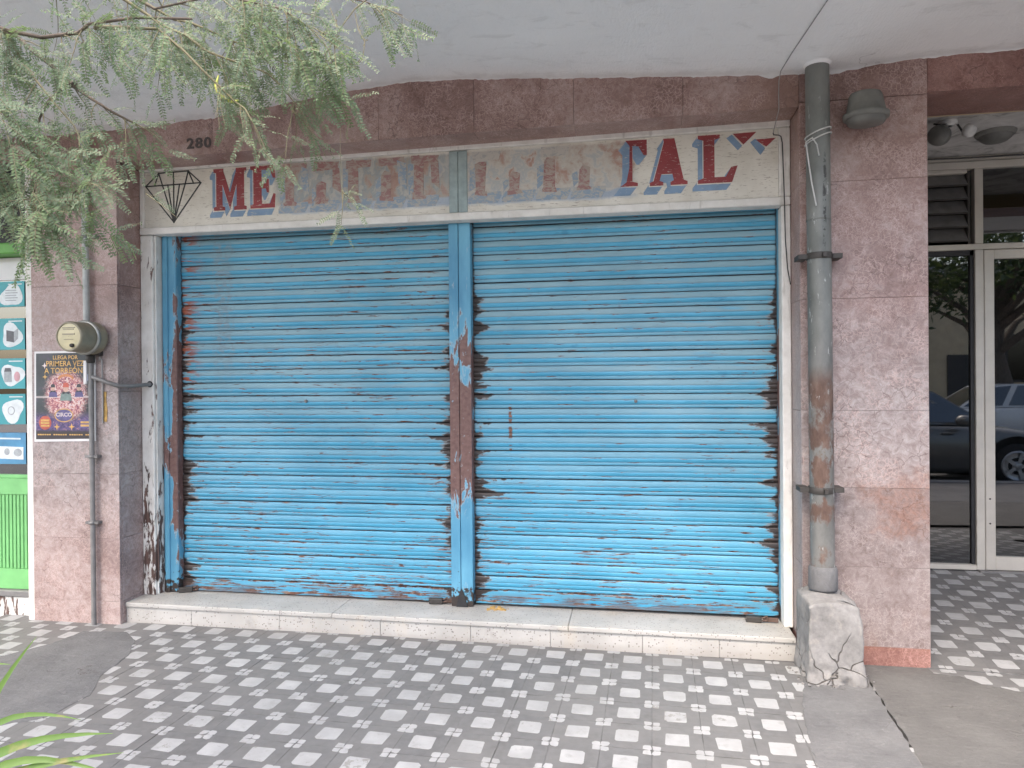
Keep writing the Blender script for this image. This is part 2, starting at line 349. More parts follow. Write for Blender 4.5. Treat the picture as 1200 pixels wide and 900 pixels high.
def plinth_mat():
    a = N('cracked render', .9); p = a.pos; x = a.xyz(p)
    f = a.noise(p, 8, 8, .68); g = a.noise(p, 45, 5)
    c = a.ramp(a.add(a.mul(f, .65), a.mul(g, .35)), [(.34, (.135, .131, .127)), (.64, (.245, .238, .23))])
    pos2 = a.n('VectorMath', operation='ADD'); a.L(p, pos2.inputs[0])
    wv = a.n('TexNoise'); a.L(p, wv.inputs['Vector']); wv.inputs['Scale'].default_value = 12
    sc = a.n('VectorMath', operation='SCALE'); a.L(wv.outputs['Color'], sc.inputs[0]); sc.inputs['Scale'].default_value = .06; a.L(sc.outputs[0], pos2.inputs[1])
    ck = a.step(a.vor(pos2.outputs[0], 7.5, 'DISTANCE_TO_EDGE'), .030, .006)
    ck = a.mul(ck, a.step(a.add(a.noise(p, 5, 3), a.mul(a.step(x[2], .32, .02), .25)), .52, .64))
    c = a.mix(a.mul(ck, .85), c, (.06, .052, .045))
    c = a.mix(a.mul(a.step(a.noise(p, 14, 5, .7), .56, .66), .45), c, (.28, .26, .235))
    a.color(c); a.bump(a.add(a.mul(ck, -1), a.mul(f, .8)), .7, .014); return a.m
M['plinth'] = plinth_mat()
def terrazzo():
    a = N('terrazzo', .5); p = a.pos; x = a.xyz(p)
    v = a.n('TexVoronoi'); a.L(p, v.inputs['Vector']); v.inputs['Scale'].default_value = 95
    cs = a.xyz(v.outputs['Color'])
    base = a.ramp(a.noise(p, 4, 5), [(.3, (.35, .338, .315)), (.7, (.45, .437, .412))])
    dark = a.mul(a.step(cs[0], .80, .82), a.step(v.outputs['Distance'], .42, .34))
    tan = a.mul(a.step(cs[1], .62, .64), a.step(v.outputs['Distance'], .45, .36))
    c = a.mix(a.mul(tan, .4), base, (.42, .36, .29))
    c = a.mix(a.mul(dark, .8), c, (.16, .145, .13))
    st = a.step(a.noise(a.vscale(p, (1, 1, .3)), 5.5, 6, .65), .55, .70)
    c = a.mix(a.mul(st, .28), c, (.50, .42, .31))
    gr = a.step(a.noise(p, 10, 6, .7), .54, .7)
    c = a.mix(a.mul(gr, .45), c, (.25, .235, .215))
    bg_ = a.mul(a.step(a.vor(p, 26), .16, .10), a.step(a.noise(p, 14, 2), .54, .60))
    c = a.mix(a.mul(bg_, .75), c, (.13, .12, .11))
    c = a.mix(a.mul(a.step(x[2], .035, .0), .3), c, (.30, .27, .24))
    a.color(c); a.bump(a.add(a.mul(dark, -.5), a.noise(p, 40, 4)), .2, .003); return a.m
M['terrazzo'] = terrazzo()
def pipe_mat():
    a = N('galvanised pipe', .55, metal=.15); p = a.pos; x = a.xyz(p)
    f = a.noise(a.vscale(p, (1, 1, .5)), 9, 6, .62)
    c = a.ramp(f, [(.3, (.115, .120, .110)), (.7, (.205, .210, .195))])
    c = a.mix(a.mul(a.step(x[2], 1.75, 1.5), .6), c, a.ramp(f, [(.3, (.080, .078, .074)), (.7, (.195, .190, .182))]))
    n1 = a.noise(a.vscale(p, (1, 1, .6)), 11, 6, .65)
    r = a.mul(a.band(a.add(x[2], a.mul(a.sub(n1, .5), .9)), .98, 1.56, .16), .27)
    r = a.add(r, a.mul(a.band(a.add(x[2], a.mul(a.sub(n1, .5), .1)), .73, .84, .03), .26))
    r = a.add(r, a.mul(a.band(a.add(x[2], a.mul(a.sub(n1, .5), .1)), .48, .66, .04), .22))
    t = a.step(a.add(n1, r), .66, .80)
    rust = a.ramp(a.noise(a.vscale(p, (1, 1, .4)), 24, 6, .65), [(.3, (.075, .046, .038)), (.5, (.125, .078, .060)), (.7, (.18, .13, .105))])
    c = a.mix(t, c, rust)
    fl = a.step(a.noise(a.vscale(p, (1, 1, .3)), 26, 6, .68), .61, .66)
    c = a.mix(a.mul(fl, .6), c, (.46, .47, .45))
    dk = a.mul(a.band(a.add(x[0], a.mul(a.sub(n1, .5), .04)), .936, .948, .004), a.mul(a.band(x[2], 2.1, 2.55, .05), a.step(a.noise(p, 42, 3), .46, .52)))
    c = a.mix(dk, c, (.05, .048, .045))
    a.color(c); a.rough(a.mix(t, (.5,)*3, (.85,)*3)); a.bump(a.add(f, fl), .3, .004); return a.m
M['pipe'] = pipe_mat()
M['conduit'] = plain('grey conduit', (.36, .37, .355), .5, .1)
M['conduit_low'] = plain('dull conduit', (.19, .185, .18), .55, .2)
M['dark_metal'] = plain('dark iron', (.055, .05, .045), .6, .3)
M['rust_metal'] = plain('rusty iron', (.11, .07, .055), .8)
M['meter_body'] = plain('meter body', (.235, .21, .15), .4, .2)
M['meter_face'] = plain('meter face', (.46, .41, .25), .3)
M['meter_ring'] = plain('meter ring', (.34, .34, .31), .35, .6)
M['lamp'] = plain('grey lamp housing', (.17, .17, .155), .65)
M['lens'] = plain('dusty lens', (.13, .13, .12), .5)
M['louvre_grey'] = plain('reflection grey louvre glass', (.17, .165, .16), .3)  # opaque grey stands in for the reflection in the louvre slats
M['alu'] = plain('anodised aluminium', (.55, .515, .455), .42, .25, .08, 8, .05)
M['black'] = plain('black gasket', (.02, .02, .022), .6)
M['white_spot'] = plain('white lamp shell', (.60, .60, .58), .5)
M['string'] = plain('white string', (.50, .49, .47), .9)
M['cable'] = plain('black cable', (.05, .048, .045), .6)
M['grey_cable'] = plain('grey cable', (.28, .27, .26), .7)
M['yellow'] = plain('ochre paint', (.40, .25, .08), .8, 0, .35, 60)
M['green'] = plain('green enamel', (.17, .44, .16), .45, 0, .12, 8)
M['dark_green'] = plain('leaf green awning', (.10, .30, .05), .5, 0, .2, 8)
M['peel_base'] = wood_paint('peeling kerb paint', .50, .54, .0)
M['number'] = plain('house number paint', (.075, .062, .058), .7)
def glass(name, tint, boost):
    a = N(name); t = a.t
    gl = a.n('BsdfGlossy'); gl.inputs['Roughness'].default_value = .015; gl.inputs['Color'].default_value = (1, 1, 1, 1)
    tr = a.n('BsdfTransparent'); tr.inputs['Color'].default_value = (*tint, 1)
    fr = a.n('Fresnel'); fr.inputs['IOR'].default_value = 1.52
    f = a.math('ADD', a.mul(fr.outputs[0], 1.6), boost, clamp=True)
    mx = a.n('MixShader'); a.L(f, mx.inputs[0]); t.links.new(tr.outputs[0], mx.inputs[1]); t.links.new(gl.outputs[0], mx.inputs[2])
    t.links.new(mx.outputs[0], t.nodes['Material Output'].inputs[0]); return a.m
M['glass'] = glass('dark shop glass', (.15, .15, .14), .07)
M['car_glass'] = glass('car glass', (.12, .13, .13), .05)
def bark():
    a = N('bark', .9); p = a.pos; f = a.noise(a.vscale(p, (1, 1, .3)), 30, 6, .65)
    a.color(a.ramp(f, [(.3, (.055, .042, .032)), (.7, (.16, .125, .095))])); a.bump(f, .6, .01); return a.m
M['bark'] = bark()
M['twig'] = plain('green twig', (.17, .15, .085), .8)
def leafmat(name, a1, a2, tl):
    a = N(name, .55)
    c = a.mix(a.rand, a1, a2); c = a.mix(a.noise(a.pos, 7, 3), c, tuple(k*.75 for k in a1))
    a.color(c)
    t = a.t; td = a.n('BsdfTranslucent'); a.L(a.mix(.5, c, tl), td.inputs['Color'])
    mx = a.n('MixShader'); mx.inputs[0].default_value = .38
    t.links.new(a.b.outputs[0], mx.inputs[1]); t.links.new(td.outputs[0], mx.inputs[2]); t.links.new(mx.outputs[0], t.nodes['Material Output'].inputs[0])
    return a.m
M['leaf'] = leafmat('mesquite leaf', (.15, .225, .11), (.235, .31, .14), (.28, .38, .13))
M['leaf2'] = leafmat('mesquite leaf pale', (.185, .245, .145), (.105, .165, .085), (.27, .36, .14))
M['leaf_far'] = leafmat('tree leaf', (.055, .085, .035), (.075, .11, .04), (.12, .16, .04))
M['blade'] = leafmat('blade leaf', (.12, .22, .045), (.17, .27, .06), (.22, .36, .06))
def blade_wear(m):
    t = m.node_tree; g = t.nodes.new('ShaderNodeNewGeometry'); n = t.nodes.new('ShaderNodeTexNoise'); n.inputs['Scale'].default_value = 16; n.inputs['Detail'].default_value = 6
    r = t.nodes.new('ShaderNodeMapRange'); r.inputs[1].default_value = .58; r.inputs[2].default_value = .68
    x = t.nodes.new('ShaderNodeMix'); x.data_type = 'RGBA'; b = t.nodes['Principled BSDF']; src = b.inputs['Base Color'].links[0].from_socket
    t.links.new(g.outputs['Position'], n.inputs['Vector']); t.links.new(n.outputs[0], r.inputs[0]); t.links.new(r.outputs[0], x.inputs[0]); t.links.new(src, x.inputs[6]); x.inputs[7].default_value = (.26, .23, .09, 1)
    t.links.new(x.outputs[2], b.inputs['Base Color'])
blade_wear(M['blade'])
M['pod'] = plain('seed pod', (.46, .48, .10), .5)
M['car_grey'] = plain('silver grey car paint', (.17, .168, .16), .25, .4, .05)
M['car_white'] = plain('white car paint', (.62, .62, .61), .25, 0, .05)
M['tyre'] = plain('tyre rubber', (.02, .02, .02), .85)
M['rim'] = plain('alloy rim', (.42, .42, .43), .35, .7)
M['tail'] = plain('headlamp', (.55, .56, .56), .2)
M['tan_wall'] = plain('tan painted wall', (.50, .40, .26), .9, 0, .1, 3)
M['paper'] = plain('white paper', (.66, .65, .64), .6, 0, .06, 10, .02)

# ------------------------------------------------------------------ helpers: geometry
WL = {}
class MB:
    def __init__(s): s.v = []; s.f = []; s.mi = []; s.sm = []
    def add(s, vs, fs, mi=0, sm=False):
        k = len(s.v); s.v += [Vector(v) for v in vs]
        for f in fs: s.f.append([i+k for i in f]); s.mi.append(mi); s.sm.append(sm)
        return s
    def box(s, x0, x1, y0, y1, z0, z1, mi=0):
        return s.add([(x0, y0, z0), (x1, y0, z0), (x1, y1, z0), (x0, y1, z0), (x0, y0, z1), (x1, y0, z1), (x1, y1, z1), (x0, y1, z1)],
                     [(3, 2, 1, 0), (4, 5, 6, 7), (0, 1, 5, 4), (1, 2, 6, 5), (2, 3, 7, 6), (3, 0, 4, 7)], mi)
    def tube(s, pts, r, n=10, mi=0, cap=True):
        pts = [Vector(p) for p in pts]; rs = r if isinstance(r, (list, tuple)) else [r]*len(pts)
        k = len(pts); vs = []; fs = []; up = None
        for i, p in enumerate(pts):
            d = (pts[min(i+1, k-1)]-pts[max(i-1, 0)]).normalized()
            if up is None: up = Vector((0, 0, 1)) if abs(d.z) < .9 else Vector((0, 1, 0))
            a = d.cross(up)
            a = a.normalized() if a.length > 1e-6 else d.orthogonal().normalized()
            b = a.cross(d).normalized(); up = b
            for j in range(n):
                t = 2*PI*j/n; vs.append(p+a*math.cos(t)*rs[i]+b*math.sin(t)*rs[i])
        for i in range(k-1):
            for j in range(n):
                q = (j+1) % n; fs.append((i*n+j, i*n+q, (i+1)*n+q, (i+1)*n+j))
        s.add(vs, fs, mi, True)
        if cap:
            s.add(vs[:n], [tuple(range(n))[::-1]], mi); s.add(vs[-n:], [tuple(range(n))], mi)
        return s
    def lathe(s, prof, c, axis, n=28, mi=0):
        """prof = [(radius, distance along axis)]"""
        c = Vector(c); d = Vector(axis).normalized(); a = d.orthogonal().normalized(); b = d.cross(a)
        vs = []; fs = []
        for r, h in prof:
            for j in range(n):
                t = 2*PI*j/n; vs.append(c+d*h+(a*math.cos(t)+b*math.sin(t))*max(r, 1e-4))
        for i in range(len(prof)-1):
            for j in range(n):
                q = (j+1) % n; fs.append((i*n+j, i*n+q, (i+1)*n+q, (i+1)*n+j))
        return s.add(vs, fs, mi, True)
    def prism(s, poly, y0, y1, mi=0):              # poly in (x, z), front at y0
        k = len(poly)
        s.add([(x, y0, z) for x, z in poly]+[(x, y1, z) for x, z in poly],
              [tuple(range(k)), tuple(range(2*k-1, k-1, -1))]+[(i, i+k, (i+1) % k+k, (i+1) % k) for i in range(k)], mi)
        return s
    def slab(s, poly, z0, z1, mi=0):               # poly in (x, y), counter-clockwise
        k = len(poly)
        s.add([(x, y, z1) for x, y in poly]+[(x, y, z0) for x, y in poly],
              [tuple(range(k)), tuple(range(2*k-1, k-1, -1))]+[(i, i+k, (i+1) % k+k, (i+1) % k) for i in range(k)], mi)
        return s
    def mesh(s, name, mats, org=(0, 0, 0), bevel=0, seg=1, fix=True):
        me = bpy.data.meshes.new(name); org = Vector(org)
        me.from_pydata([tuple(v-org) for v in s.v], [], s.f)
        for m in (mats if isinstance(mats, (list, tuple)) else [mats]): me.materials.append(m)
        me.polygons.foreach_set('material_index', s.mi); me.polygons.foreach_set('use_smooth', s.sm)
        if fix or bevel:
            bm = bmesh.new(); bm.from_mesh(me)
            if fix:
                bmesh.ops.recalc_face_normals(bm, faces=bm.faces)
            if bevel:
                ed = [e for e in bm.edges if len(e.link_faces) == 2 and e.calc_face_angle(0) > .6]
                bmesh.ops.bevel(bm, geom=ed, offset=bevel, segments=seg, affect='EDGES', profile=.6)
            bm.to_mesh(me); bm.free()
        me.update(); return me
    def build(s, name, mats, parent=None, bevel=0, seg=1, org=None, fix=True):
        if org is None:
            xs = [v.x for v in s.v]; ys = [v.y for v in s.v]; zs = [v.z for v in s.v]
            org = ((min(xs)+max(xs))/2, (min(ys)+max(ys))/2, min(zs))
        return link(name, s.mesh(name, mats, org, bevel, seg, fix), org, parent)
def link(name, me, org, parent=None):
    o = bpy.data.objects.new(name, me); COL.objects.link(o); org = Vector(org); WL[o.name] = org
    if parent: o.parent = parent; o.location = org-WL[parent.name]
    else: o.location = org
    return o
def thing(name, label, cat, loc, group=None):
    o = bpy.data.objects.new(name, None); COL.objects.link(o); o.location = loc; o.empty_display_size = .1; WL[o.name] = Vector(loc)
    return tag(o, label, cat, group)
def tag(o, label, cat, group=None):
    o['label'] = label; o['category'] = cat
    if group: o['group'] = group
    return o
def kind(o, k): o['kind'] = k; return o
def bx(name, m, parent, x0, x1, y0, y1, z0, z1, bevel=0):
    return MB().box(x0, x1, y0, y1, z0, z1).build(name, m, parent, bevel)
def copy_tree(o, parent=None):
    c = o.copy(); COL.objects.link(c)
    WL[c.name] = WL.get(o.name, Vector(o.location))
    if parent: c.parent = parent
    for ch in list(o.children): copy_tree(ch, c)
    return c
def lerp(a, b, t): return a+(b-a)*t
def prof(table, x):
    if x <= table[0][0]: return table[0][1]
    for (x0, y0), (x1, y1) in zip(table, table[1:]):
        if x <= x1:
            t = (x-x0)/(x1-x0); return lerp(y0, y1, t)
    return table[-1][1]
def inside(p, poly):
    r = False; n = len(poly)
    for i in range(n):
        (x0, y0), (x1, y1) = poly[i], poly[(i+1) % n]
        if (y0 > p[1]) != (y1 > p[1]) and p[0] < (x1-x0)*(p[1]-y0)/(y1-y0)+x0: r = not r
    return r
def ragged(poly, step, amp, seed=1):
    rnd = random.Random(seed); out = []
    for i in range(len(poly)):
        a, b = Vector(poly[i]), Vector(poly[(i+1) % len(poly)]); n = max(1, int((b-a).length/step))
        for k in range(n):
            p = a.lerp(b, k/n); out.append((p.x+rnd.uniform(-amp, amp), p.y+rnd.uniform(-amp, amp)))
    return out

# ------------------------------------------------------------------ ground
F = 3.83            # plane of the granite faces
pav = MB().slab([(-14, -.15), (16, -.15), (16, 3.9), (-14, 3.9)], -.20, -.021).build('pavement', M['concrete'])
kind(pav, 'structure')
def tile_mesh(seed):
    rnd = random.Random(seed); b = MB(); h = .1003
    b.box(-h, h, -h, h, -.02, 0)
    def pad(cx, cy, wx, wy, cut):
        jx = [rnd.uniform(-.0036, .0036) for _ in range(8)]
        c = cut*rnd.uniform(.7, 1.5)
        pts = [(-wx+c, -wy), (wx-c, -wy), (wx, -wy+c), (wx, wy-c), (wx-c, wy), (-wx+c, wy), (-wx, wy-c), (-wx, -wy+c)]
        pts = [(cx+x+jx[i], cy+y+jx[7-i]) for i, (x, y) in enumerate(pts)]
        b.slab(pts, -.001, .0012, 1)
    pad(0, 0, .0475, .0475, .008)
    g = .0255
    for sx in (-1, 1):
        for sy in (-1, 1): pad(sx*(h-.0035-g/2-.001), sy*(h-.0035-g/2-.001), g/2+.003, g/2+.003, .004)
    return b.mesh('floor_tile', [M['tile'], M['white_tile']], (0, 0, 0))
TILES = [tile_mesh(k) for k in range(8)]
conc_left = [(-3.9, 2.75), (-2.9, 2.60), (-2.69, 2.60), (-2.53, 2.70), (-2.51, 2.93), (-2.62, 3.14), (-2.66, 3.37), (-2.78, 3.60), (-2.93, 3.715), (-3.19, 3.69), (-3.225, 3.48), (-3.34, 3.28), (-3.62, 2.98)]
conc_mid = [(.64, 1.7), (1.00, 1.7), (1.058, 2.88), (1.082, 3.11), (1.094, 3.34), (1.124, 3.77), (1.10, 3.90), (.84, 3.90), (.855, 3.78), (.80, 3.55), (.735, 3.286), (.690, 2.98), (.68, 2.8)]
conc_right = [(1.007, 1.7), (5.5, 1.7), (5.5, 2.95), (2.9, 3.16), (2.2, 3.44), (1.77, 3.596), (1.63, 3.668), (1.565, 3.747), (1.45, 3.765), (1.45, 3.88), (1.125, 3.88), (1.131, 3.77), (1.101, 3.34), (1.088, 3.11), (1.065, 2.88)]
conc_front = [(-7, .12), (5.5, .12), (5.5, 1.69), (-7, 1.69)]
polys = [conc_left, conc_mid, conc_right]
for nm, pl, mm, sd in (('concrete_patch', conc_left, 'concrete', 1), ('concrete_patch', conc_mid, 'concrete', 2), ('concrete_patch', conc_right, 'concrete_warm', 3)):
    zt = .0026 if sd != 3 else .0022
    kind(MB().slab(ragged(pl, .035, .006, sd), -.021, zt).build(nm, M[mm]), 'structure')
kind(MB().slab(conc_front, -.0205, .003).build('concrete_strip', M['concrete']), 'structure')
def put_tile(p, rz, rx=0, k=0):
    me = TILES[k % 8]
    o = bpy.data.objects.new('floor_tile', me); COL.objects.link(o); o.parent = pav; WL[o.name] = p
    o.location = p-WL['pavement']; o.rotation_euler = (rx, random.uniform(-.002, .002), rz+random.choice((0, 0, PI/2, PI, -PI/2))*(rx == 0))
    return o
s = .2014; rot = -.02997; cr, sr = math.cos(rot), math.sin(rot)
ntile = 0
for r in range(-1, 10):
    for c in range(-14, 14):
        a = c*s-1.72708; b = -r*s+3.72977
        x, y = a*cr-b*sr, a*sr+b*cr
        h = .12
        if y < 1.78 or x > .98 or x < -3.96 or (x < -2.2-.0 and y < 1.9): continue
        if x < -1.35*y+.35 and y < 3.0: continue
        if y > 3.87 and x > -3.1: continue
        if y > 3.92: continue
        cs = [(x+i*h*.8, y+j*h*.8) for i in (-1, 1) for j in (-1, 1)]
        if any(all(inside(q, pl) for q in cs) for pl in polys): continue
        put_tile(Vector((x, y, random.uniform(-.0009, .0009))), rot, 0, r*5+c*3+random.randint(0, 2)); ntile += 1
er = -.045; ce, se = math.cos(er), math.sin(er); slope = .0735
for r in range(-1, 9):
    for c in range(-2, 11):
        a, b = c*s, r*s
        x, y = 1.634+a*ce-b*se, 3.72+a*se+b*ce
        if y > 5.40 or x > 3.45 or x < 1.35 or y < 3.05: continue
        cs = [(x+i*.095, y+j*.095) for i in (-1, 1) for j in (-1, 1)]
        if any(all(inside(q, pl) for q in cs) for pl in polys): continue
        z = max(0, slope*(y-3.76))
        o = put_tile(Vector((x, y, z)), er, math.atan(slope) if y > 3.78 else 1e-5, r*5+c*3); ntile += 1
print('tiles', ntile)
MBr = MB(); MBr.add([(1.3, 3.7, -.021), (5.2, 3.7, -.021), (5.2, 5.6, .112), (1.3, 5.6, .112)], [(0, 1, 2, 3)])
kind(MBr.build('entrance_ramp', M['concrete']), 'structure')
kind(MB().slab([(-40, -9.2), (45, -9.2), (45, -.30), (-40, -.30)], -.30, -.14).build('road', M['asphalt']), 'structure')
kind(MB().slab([(-40, -60), (45, -60), (45, 60), (-40, 60)], -.5, -.31).build('ground', M['asphalt']), 'structure')
kb = MB()
for k in range(30): kb.box(-14+k, -14+k+.99, -.30, -.15, -.3, -.004)
kind(kb.build('kerb', M['kerb'], bevel=.012), 'structure')
kind(MB().slab([(-40, -17), (45, -17), (45, -9.2), (-40, -9.2)], -.30, .0).build('far_pavement', M['kerb']), 'structure')

# ------------------------------------------------------------------ the building
B = thing('shop_building', 'old shop building clad in mottled red granite with a pale concrete canopy', 'building', (-1.1, F, 0))
SOF = [(-14, 3.03), (-3.9, 2.99), (-2.977, 2.999), (-2.416, 3.027), (-2.09, 3.063), (-1.826, 3.088), (-1.515, 3.123), (-1.213, 3.143), (-.9, 3.132), (-.63, 3.112), (.059, 3.066), (.709, 3.027), (.876, 3.018), (1.041, 3.020), (1.283, 3.041), (1.466, 3.054), (1.904, 3.062), (16, 3.065)]
CAN_Y = 2.28
# canopy: soffit with an uneven plaster edge at the wall, front fascia and top
cb = MB(); xs = []
x = -9.0
while x < 6.01: xs.append(x); x += (.018 if -3.9 < x < 2.2 else .25)
rows_y = [F+.012, F-.001, F-.004, F-.012, F-.06, F-.18, F-.4, F-.8, CAN_Y]
vs = []; rnd = random.Random(3); lip = 0
for i, x in enumerate(xs):
    lip = .6*lip+.4*max(0, rnd.gauss(.001, .009))
    extra = .012*max(0, mnoise.noise((x*3.1, 4, 0))) + .018*math.exp(-((x-.72)/.035)**2) + .012*math.exp(-((x-1.03)/.06)**2)
    w0 = prof(SOF, x)
    for j, y in enumerate(rows_y):
        t = (F-y)/(F-CAN_Y); t = max(0, t)
        z = lerp(w0, 3.055, min(1, t*1.05)) + .006*mnoise.noise((x*1.7, y*1.7, 2))*(1 if j > 3 else 0)
        d = lip+extra
        if j <= 1: z = w0-d-.004*(j == 0)
        elif j == 2: z = w0-d*.45
        elif j == 3: z = w0-.001
        vs.append((x, y, z))
n = len(rows_y); fs = []
for i in range(len(xs)-1):
    for j in range(n-1): fs.append((i*n+j, i*n+j+1, (i+1)*n+j+1, (i+1)*n+j))
cb.add(vs, fs, 0, True)
cb.build('canopy_soffit', M['plaster'], B)
MB().box(-9, 6, CAN_Y-.05, CAN_Y-.001, 3.03, 3.32).box(-9, 6, CAN_Y-.05, F-.02, 3.32, 3.40).build('canopy_slab', M['plaster'], B, .006)
bx('upper_wall', M['stucco'], B, -9, 6, F+.02, F+.4, 3.405, 7.5)
bx('roof', M['stucco'], B, -9, 6, F+.4, 12, 7.3, 7.5)
# dark rooms behind (floor, back wall) so that no light leaks in
MB().box(-9, 1.40, 4.50, 4.60, -.3, 7.3).build('back_wall', M['inner'], B)

def slabs(par, m, x0, x1, zs, y0, y1, gap=.0009, xj=None, axis='x'):
    """granite slabs stacked between the heights zs; xj = further vertical joints"""
    xx = [x0]+(xj or [])+[x1]
    for z0, z1 in zip(zs, zs[1:]):
        for a, b in zip(xx, xx[1:]):
            mm = m(z0) if callable(m) else m
            j = random.uniform(-.0012, .0004)
            if axis == 'x': bx('granite_slab', mm, par, a+gap/2, b-gap/2, y0+j, y1, z0+gap/2, z1-gap/2, .0014)
            else: bx('granite_slab', mm, par, y0+j, y1, a+gap/2, b-gap/2, z0+gap/2, z1-gap/2, .0014)
gm = lambda z: M['granite']
gr_ = lambda z: M['granite_red'] if z < .05 else (M['granite_low'] if z < .85 else M['granite'])
# left pillar
P1 = bx('pillar', M['mortar'], B, -3.642, -3.075, F+.02, 4.6, -.1, 3.3)
slabs(P1, gm, -3.657, -3.060, [-.02, .137, .519, .911, 1.413, 2.06, 2.835], F, F+.019)
for z0, z1 in zip([-.02, .137, .519, .911, 1.413, 2.06, 2.812], [.137, .519, .911, 1.413, 2.06, 2.802]):   # reveal beside the opening
    MB().box(-3.0745, -3.060, F+.021, 4.16, z0+.001, z1-.001).build('granite_slab', gm(z0), P1, .0014)
# right column
P2 = bx('pillar', M['mortar'], B, .875, 1.450, F+.02, 5.6, -.1, 3.3)
slabs(P2, gr_, .860, 1.4665, [-.03, .096, .498, .899, 1.291, 1.86, 2.456, 2.868], F, F+.019)
for z0, z1 in zip([-.02, .096, .498, .899, 1.291, 1.86, 2.456], [.096, .498, .899, 1.291, 1.86, 2.456, 2.85]):
    MB().box(.860, .8745, F+.021, 4.16, z0+.001, z1-.001).build('granite_slab', gr_(z0), P2, .0014)
for z0, z1 in zip([-.02, .498, .899, 1.291, 1.86, 2.456], [.498, .899, 1.291, 1.86, 2.456, 2.868]):
    MB().box(1.4505, 1.4665, F+.021, 5.36, z0+.001, z1-.001).build('granite_slab', gr_(.3), P2, .0014)
# lintel over the shutters
LT = MB().box(-5.2, .86, F+.02, 4.6, 2.862, 3.4).build('lintel', M['mortar'], B)
lx = [-5.2, -4.4, -3.66, -3.058, -2.42, -1.92, -1.399, -.846, -.295, .279, .86]
for a, b in zip(lx, lx[1:]):
    z0 = 2.805+(a+3)*.012; z1 = 2.805+(b+3)*.012; j = random.uniform(-.002, .001)
    if b <= -3.0: z0 = z1 = 2.838
    MB().prism([(a+.0006, z0), (b-.0006, z1), (b-.0006, 3.22), (a+.0006, 3.22)], F+j, F+.019).build('granite_slab', M['granite'], LT, .0014)
    if a > -3.06: MB().add([(a+.001, F+.0195, z0+.001), (b-.001, F+.0195, z1+.001), (b-.001, 4.2, z1+.001), (a+.001, 4.2, z0+.001), (a+.001, F+.0195, z0+.018), (b-.001, F+.0195, z1+.018), (b-.001, 4.2, z1+.018), (a+.001, 4.2, z0+.018)],
        [(3, 2, 1, 0), (4, 5, 6, 7), (0, 1, 5, 4), (1, 2, 6, 5), (2, 3, 7, 6), (3, 0, 4, 7)]).build('granite_slab', M['granite'], LT)
slabs(LT, M['granite'], .861, 1.4665, [2.87, 3.22], F, F+.019)
# lintel over the entrance recess
L2 = bx('lintel', M['mortar'], B, 1.4675, 5.0, F+.02, 4.19, 2.895, 3.3)
slabs(L2, M['granite_red'], 1.467, 5.0, [2.878, 3.22], F, F+.019, xj=[2.45, 3.4])
for a, b in ((1.468, 2.45), (2.45, 3.4), (3.4, 4.9)): bx('granite_slab', M['granite_red'], L2, a+.001, b-.001, F+.0205, 4.19, 2.878, 2.8945, .001)
bx('granite_slab', M['tan_wall'], L2, 1.468, 4.9, 4.191, 4.206, 2.878, 3.1)
# entrance recess
MB().add([(1.40, 4.21, 2.99), (5.0, 4.21, 2.99), (5.0, 5.6, 2.985), (1.40, 5.6, 2.985)], [(0, 3, 2, 1)]).build('recess_ceiling', M['recess'], B)
bx('side_wall', M['granite'], B, 4.9, 5.3, F, 5.6, -.1, 3.3)
rm = MB(); rm.box(1.2, 5.3, 8.5, 8.6, -.3, 3.4).box(1.2, 1.3, 5.6, 8.5, -.3, 3.4).box(5.3, 5.4, 5.3, 8.5, -.3, 3.4).box(1.2, 5.4, 5.62, 8.5, 3.0, 3.1).box(1.2, 5.4, 5.62, 8.5, -.1, .11)
rm.build('room_wall', M['inner'], B)
# house number on the lintel
def text_mesh(body, size, mat, org, parent=None, name='lettering', depth=.0006, sx=1.0, spacing=1.0, bold=0.0):
    cu = bpy.data.curves.new('text', 'FONT'); cu.body = body; cu.size = size; cu.extrude = depth; cu.align_x = 'CENTER'; cu.space_character = spacing
    cu.offset = bold; cu.resolution_u = 3
    t = bpy.data.objects.new('text', cu); COL.objects.link(t)
    dg = bpy.context.evaluated_depsgraph_get(); me = bpy.data.meshes.new_from_object(t.evaluated_get(dg))
    bpy.data.objects.remove(t); bpy.data.curves.remove(cu)
    me.transform(Matrix.Rotation(PI/2, 4, 'X') @ Matrix.Diagonal((sx, 1, 1, 1))); me.materials.clear(); me.materials.append(mat); me.name = name
    return link(name, me, org, parent)
for i, ch in enumerate('280'): text_mesh(ch, .085, M['number'], (-2.565+i*.056, F-.0026, 2.850), B, 'house_number', .0015, 1.15, bold=.002)
# ochre paint mark on the left pillar
MB().prism([(-3.160, 1.232), (-3.138, 1.228), (-3.134, 1.30), (-3.142, 1.37), (-3.139, 1.41), (-3.158, 1.412), (-3.163, 1.33)], F-.0035, F-.0005).build('paint_mark', M['yellow'], P1)

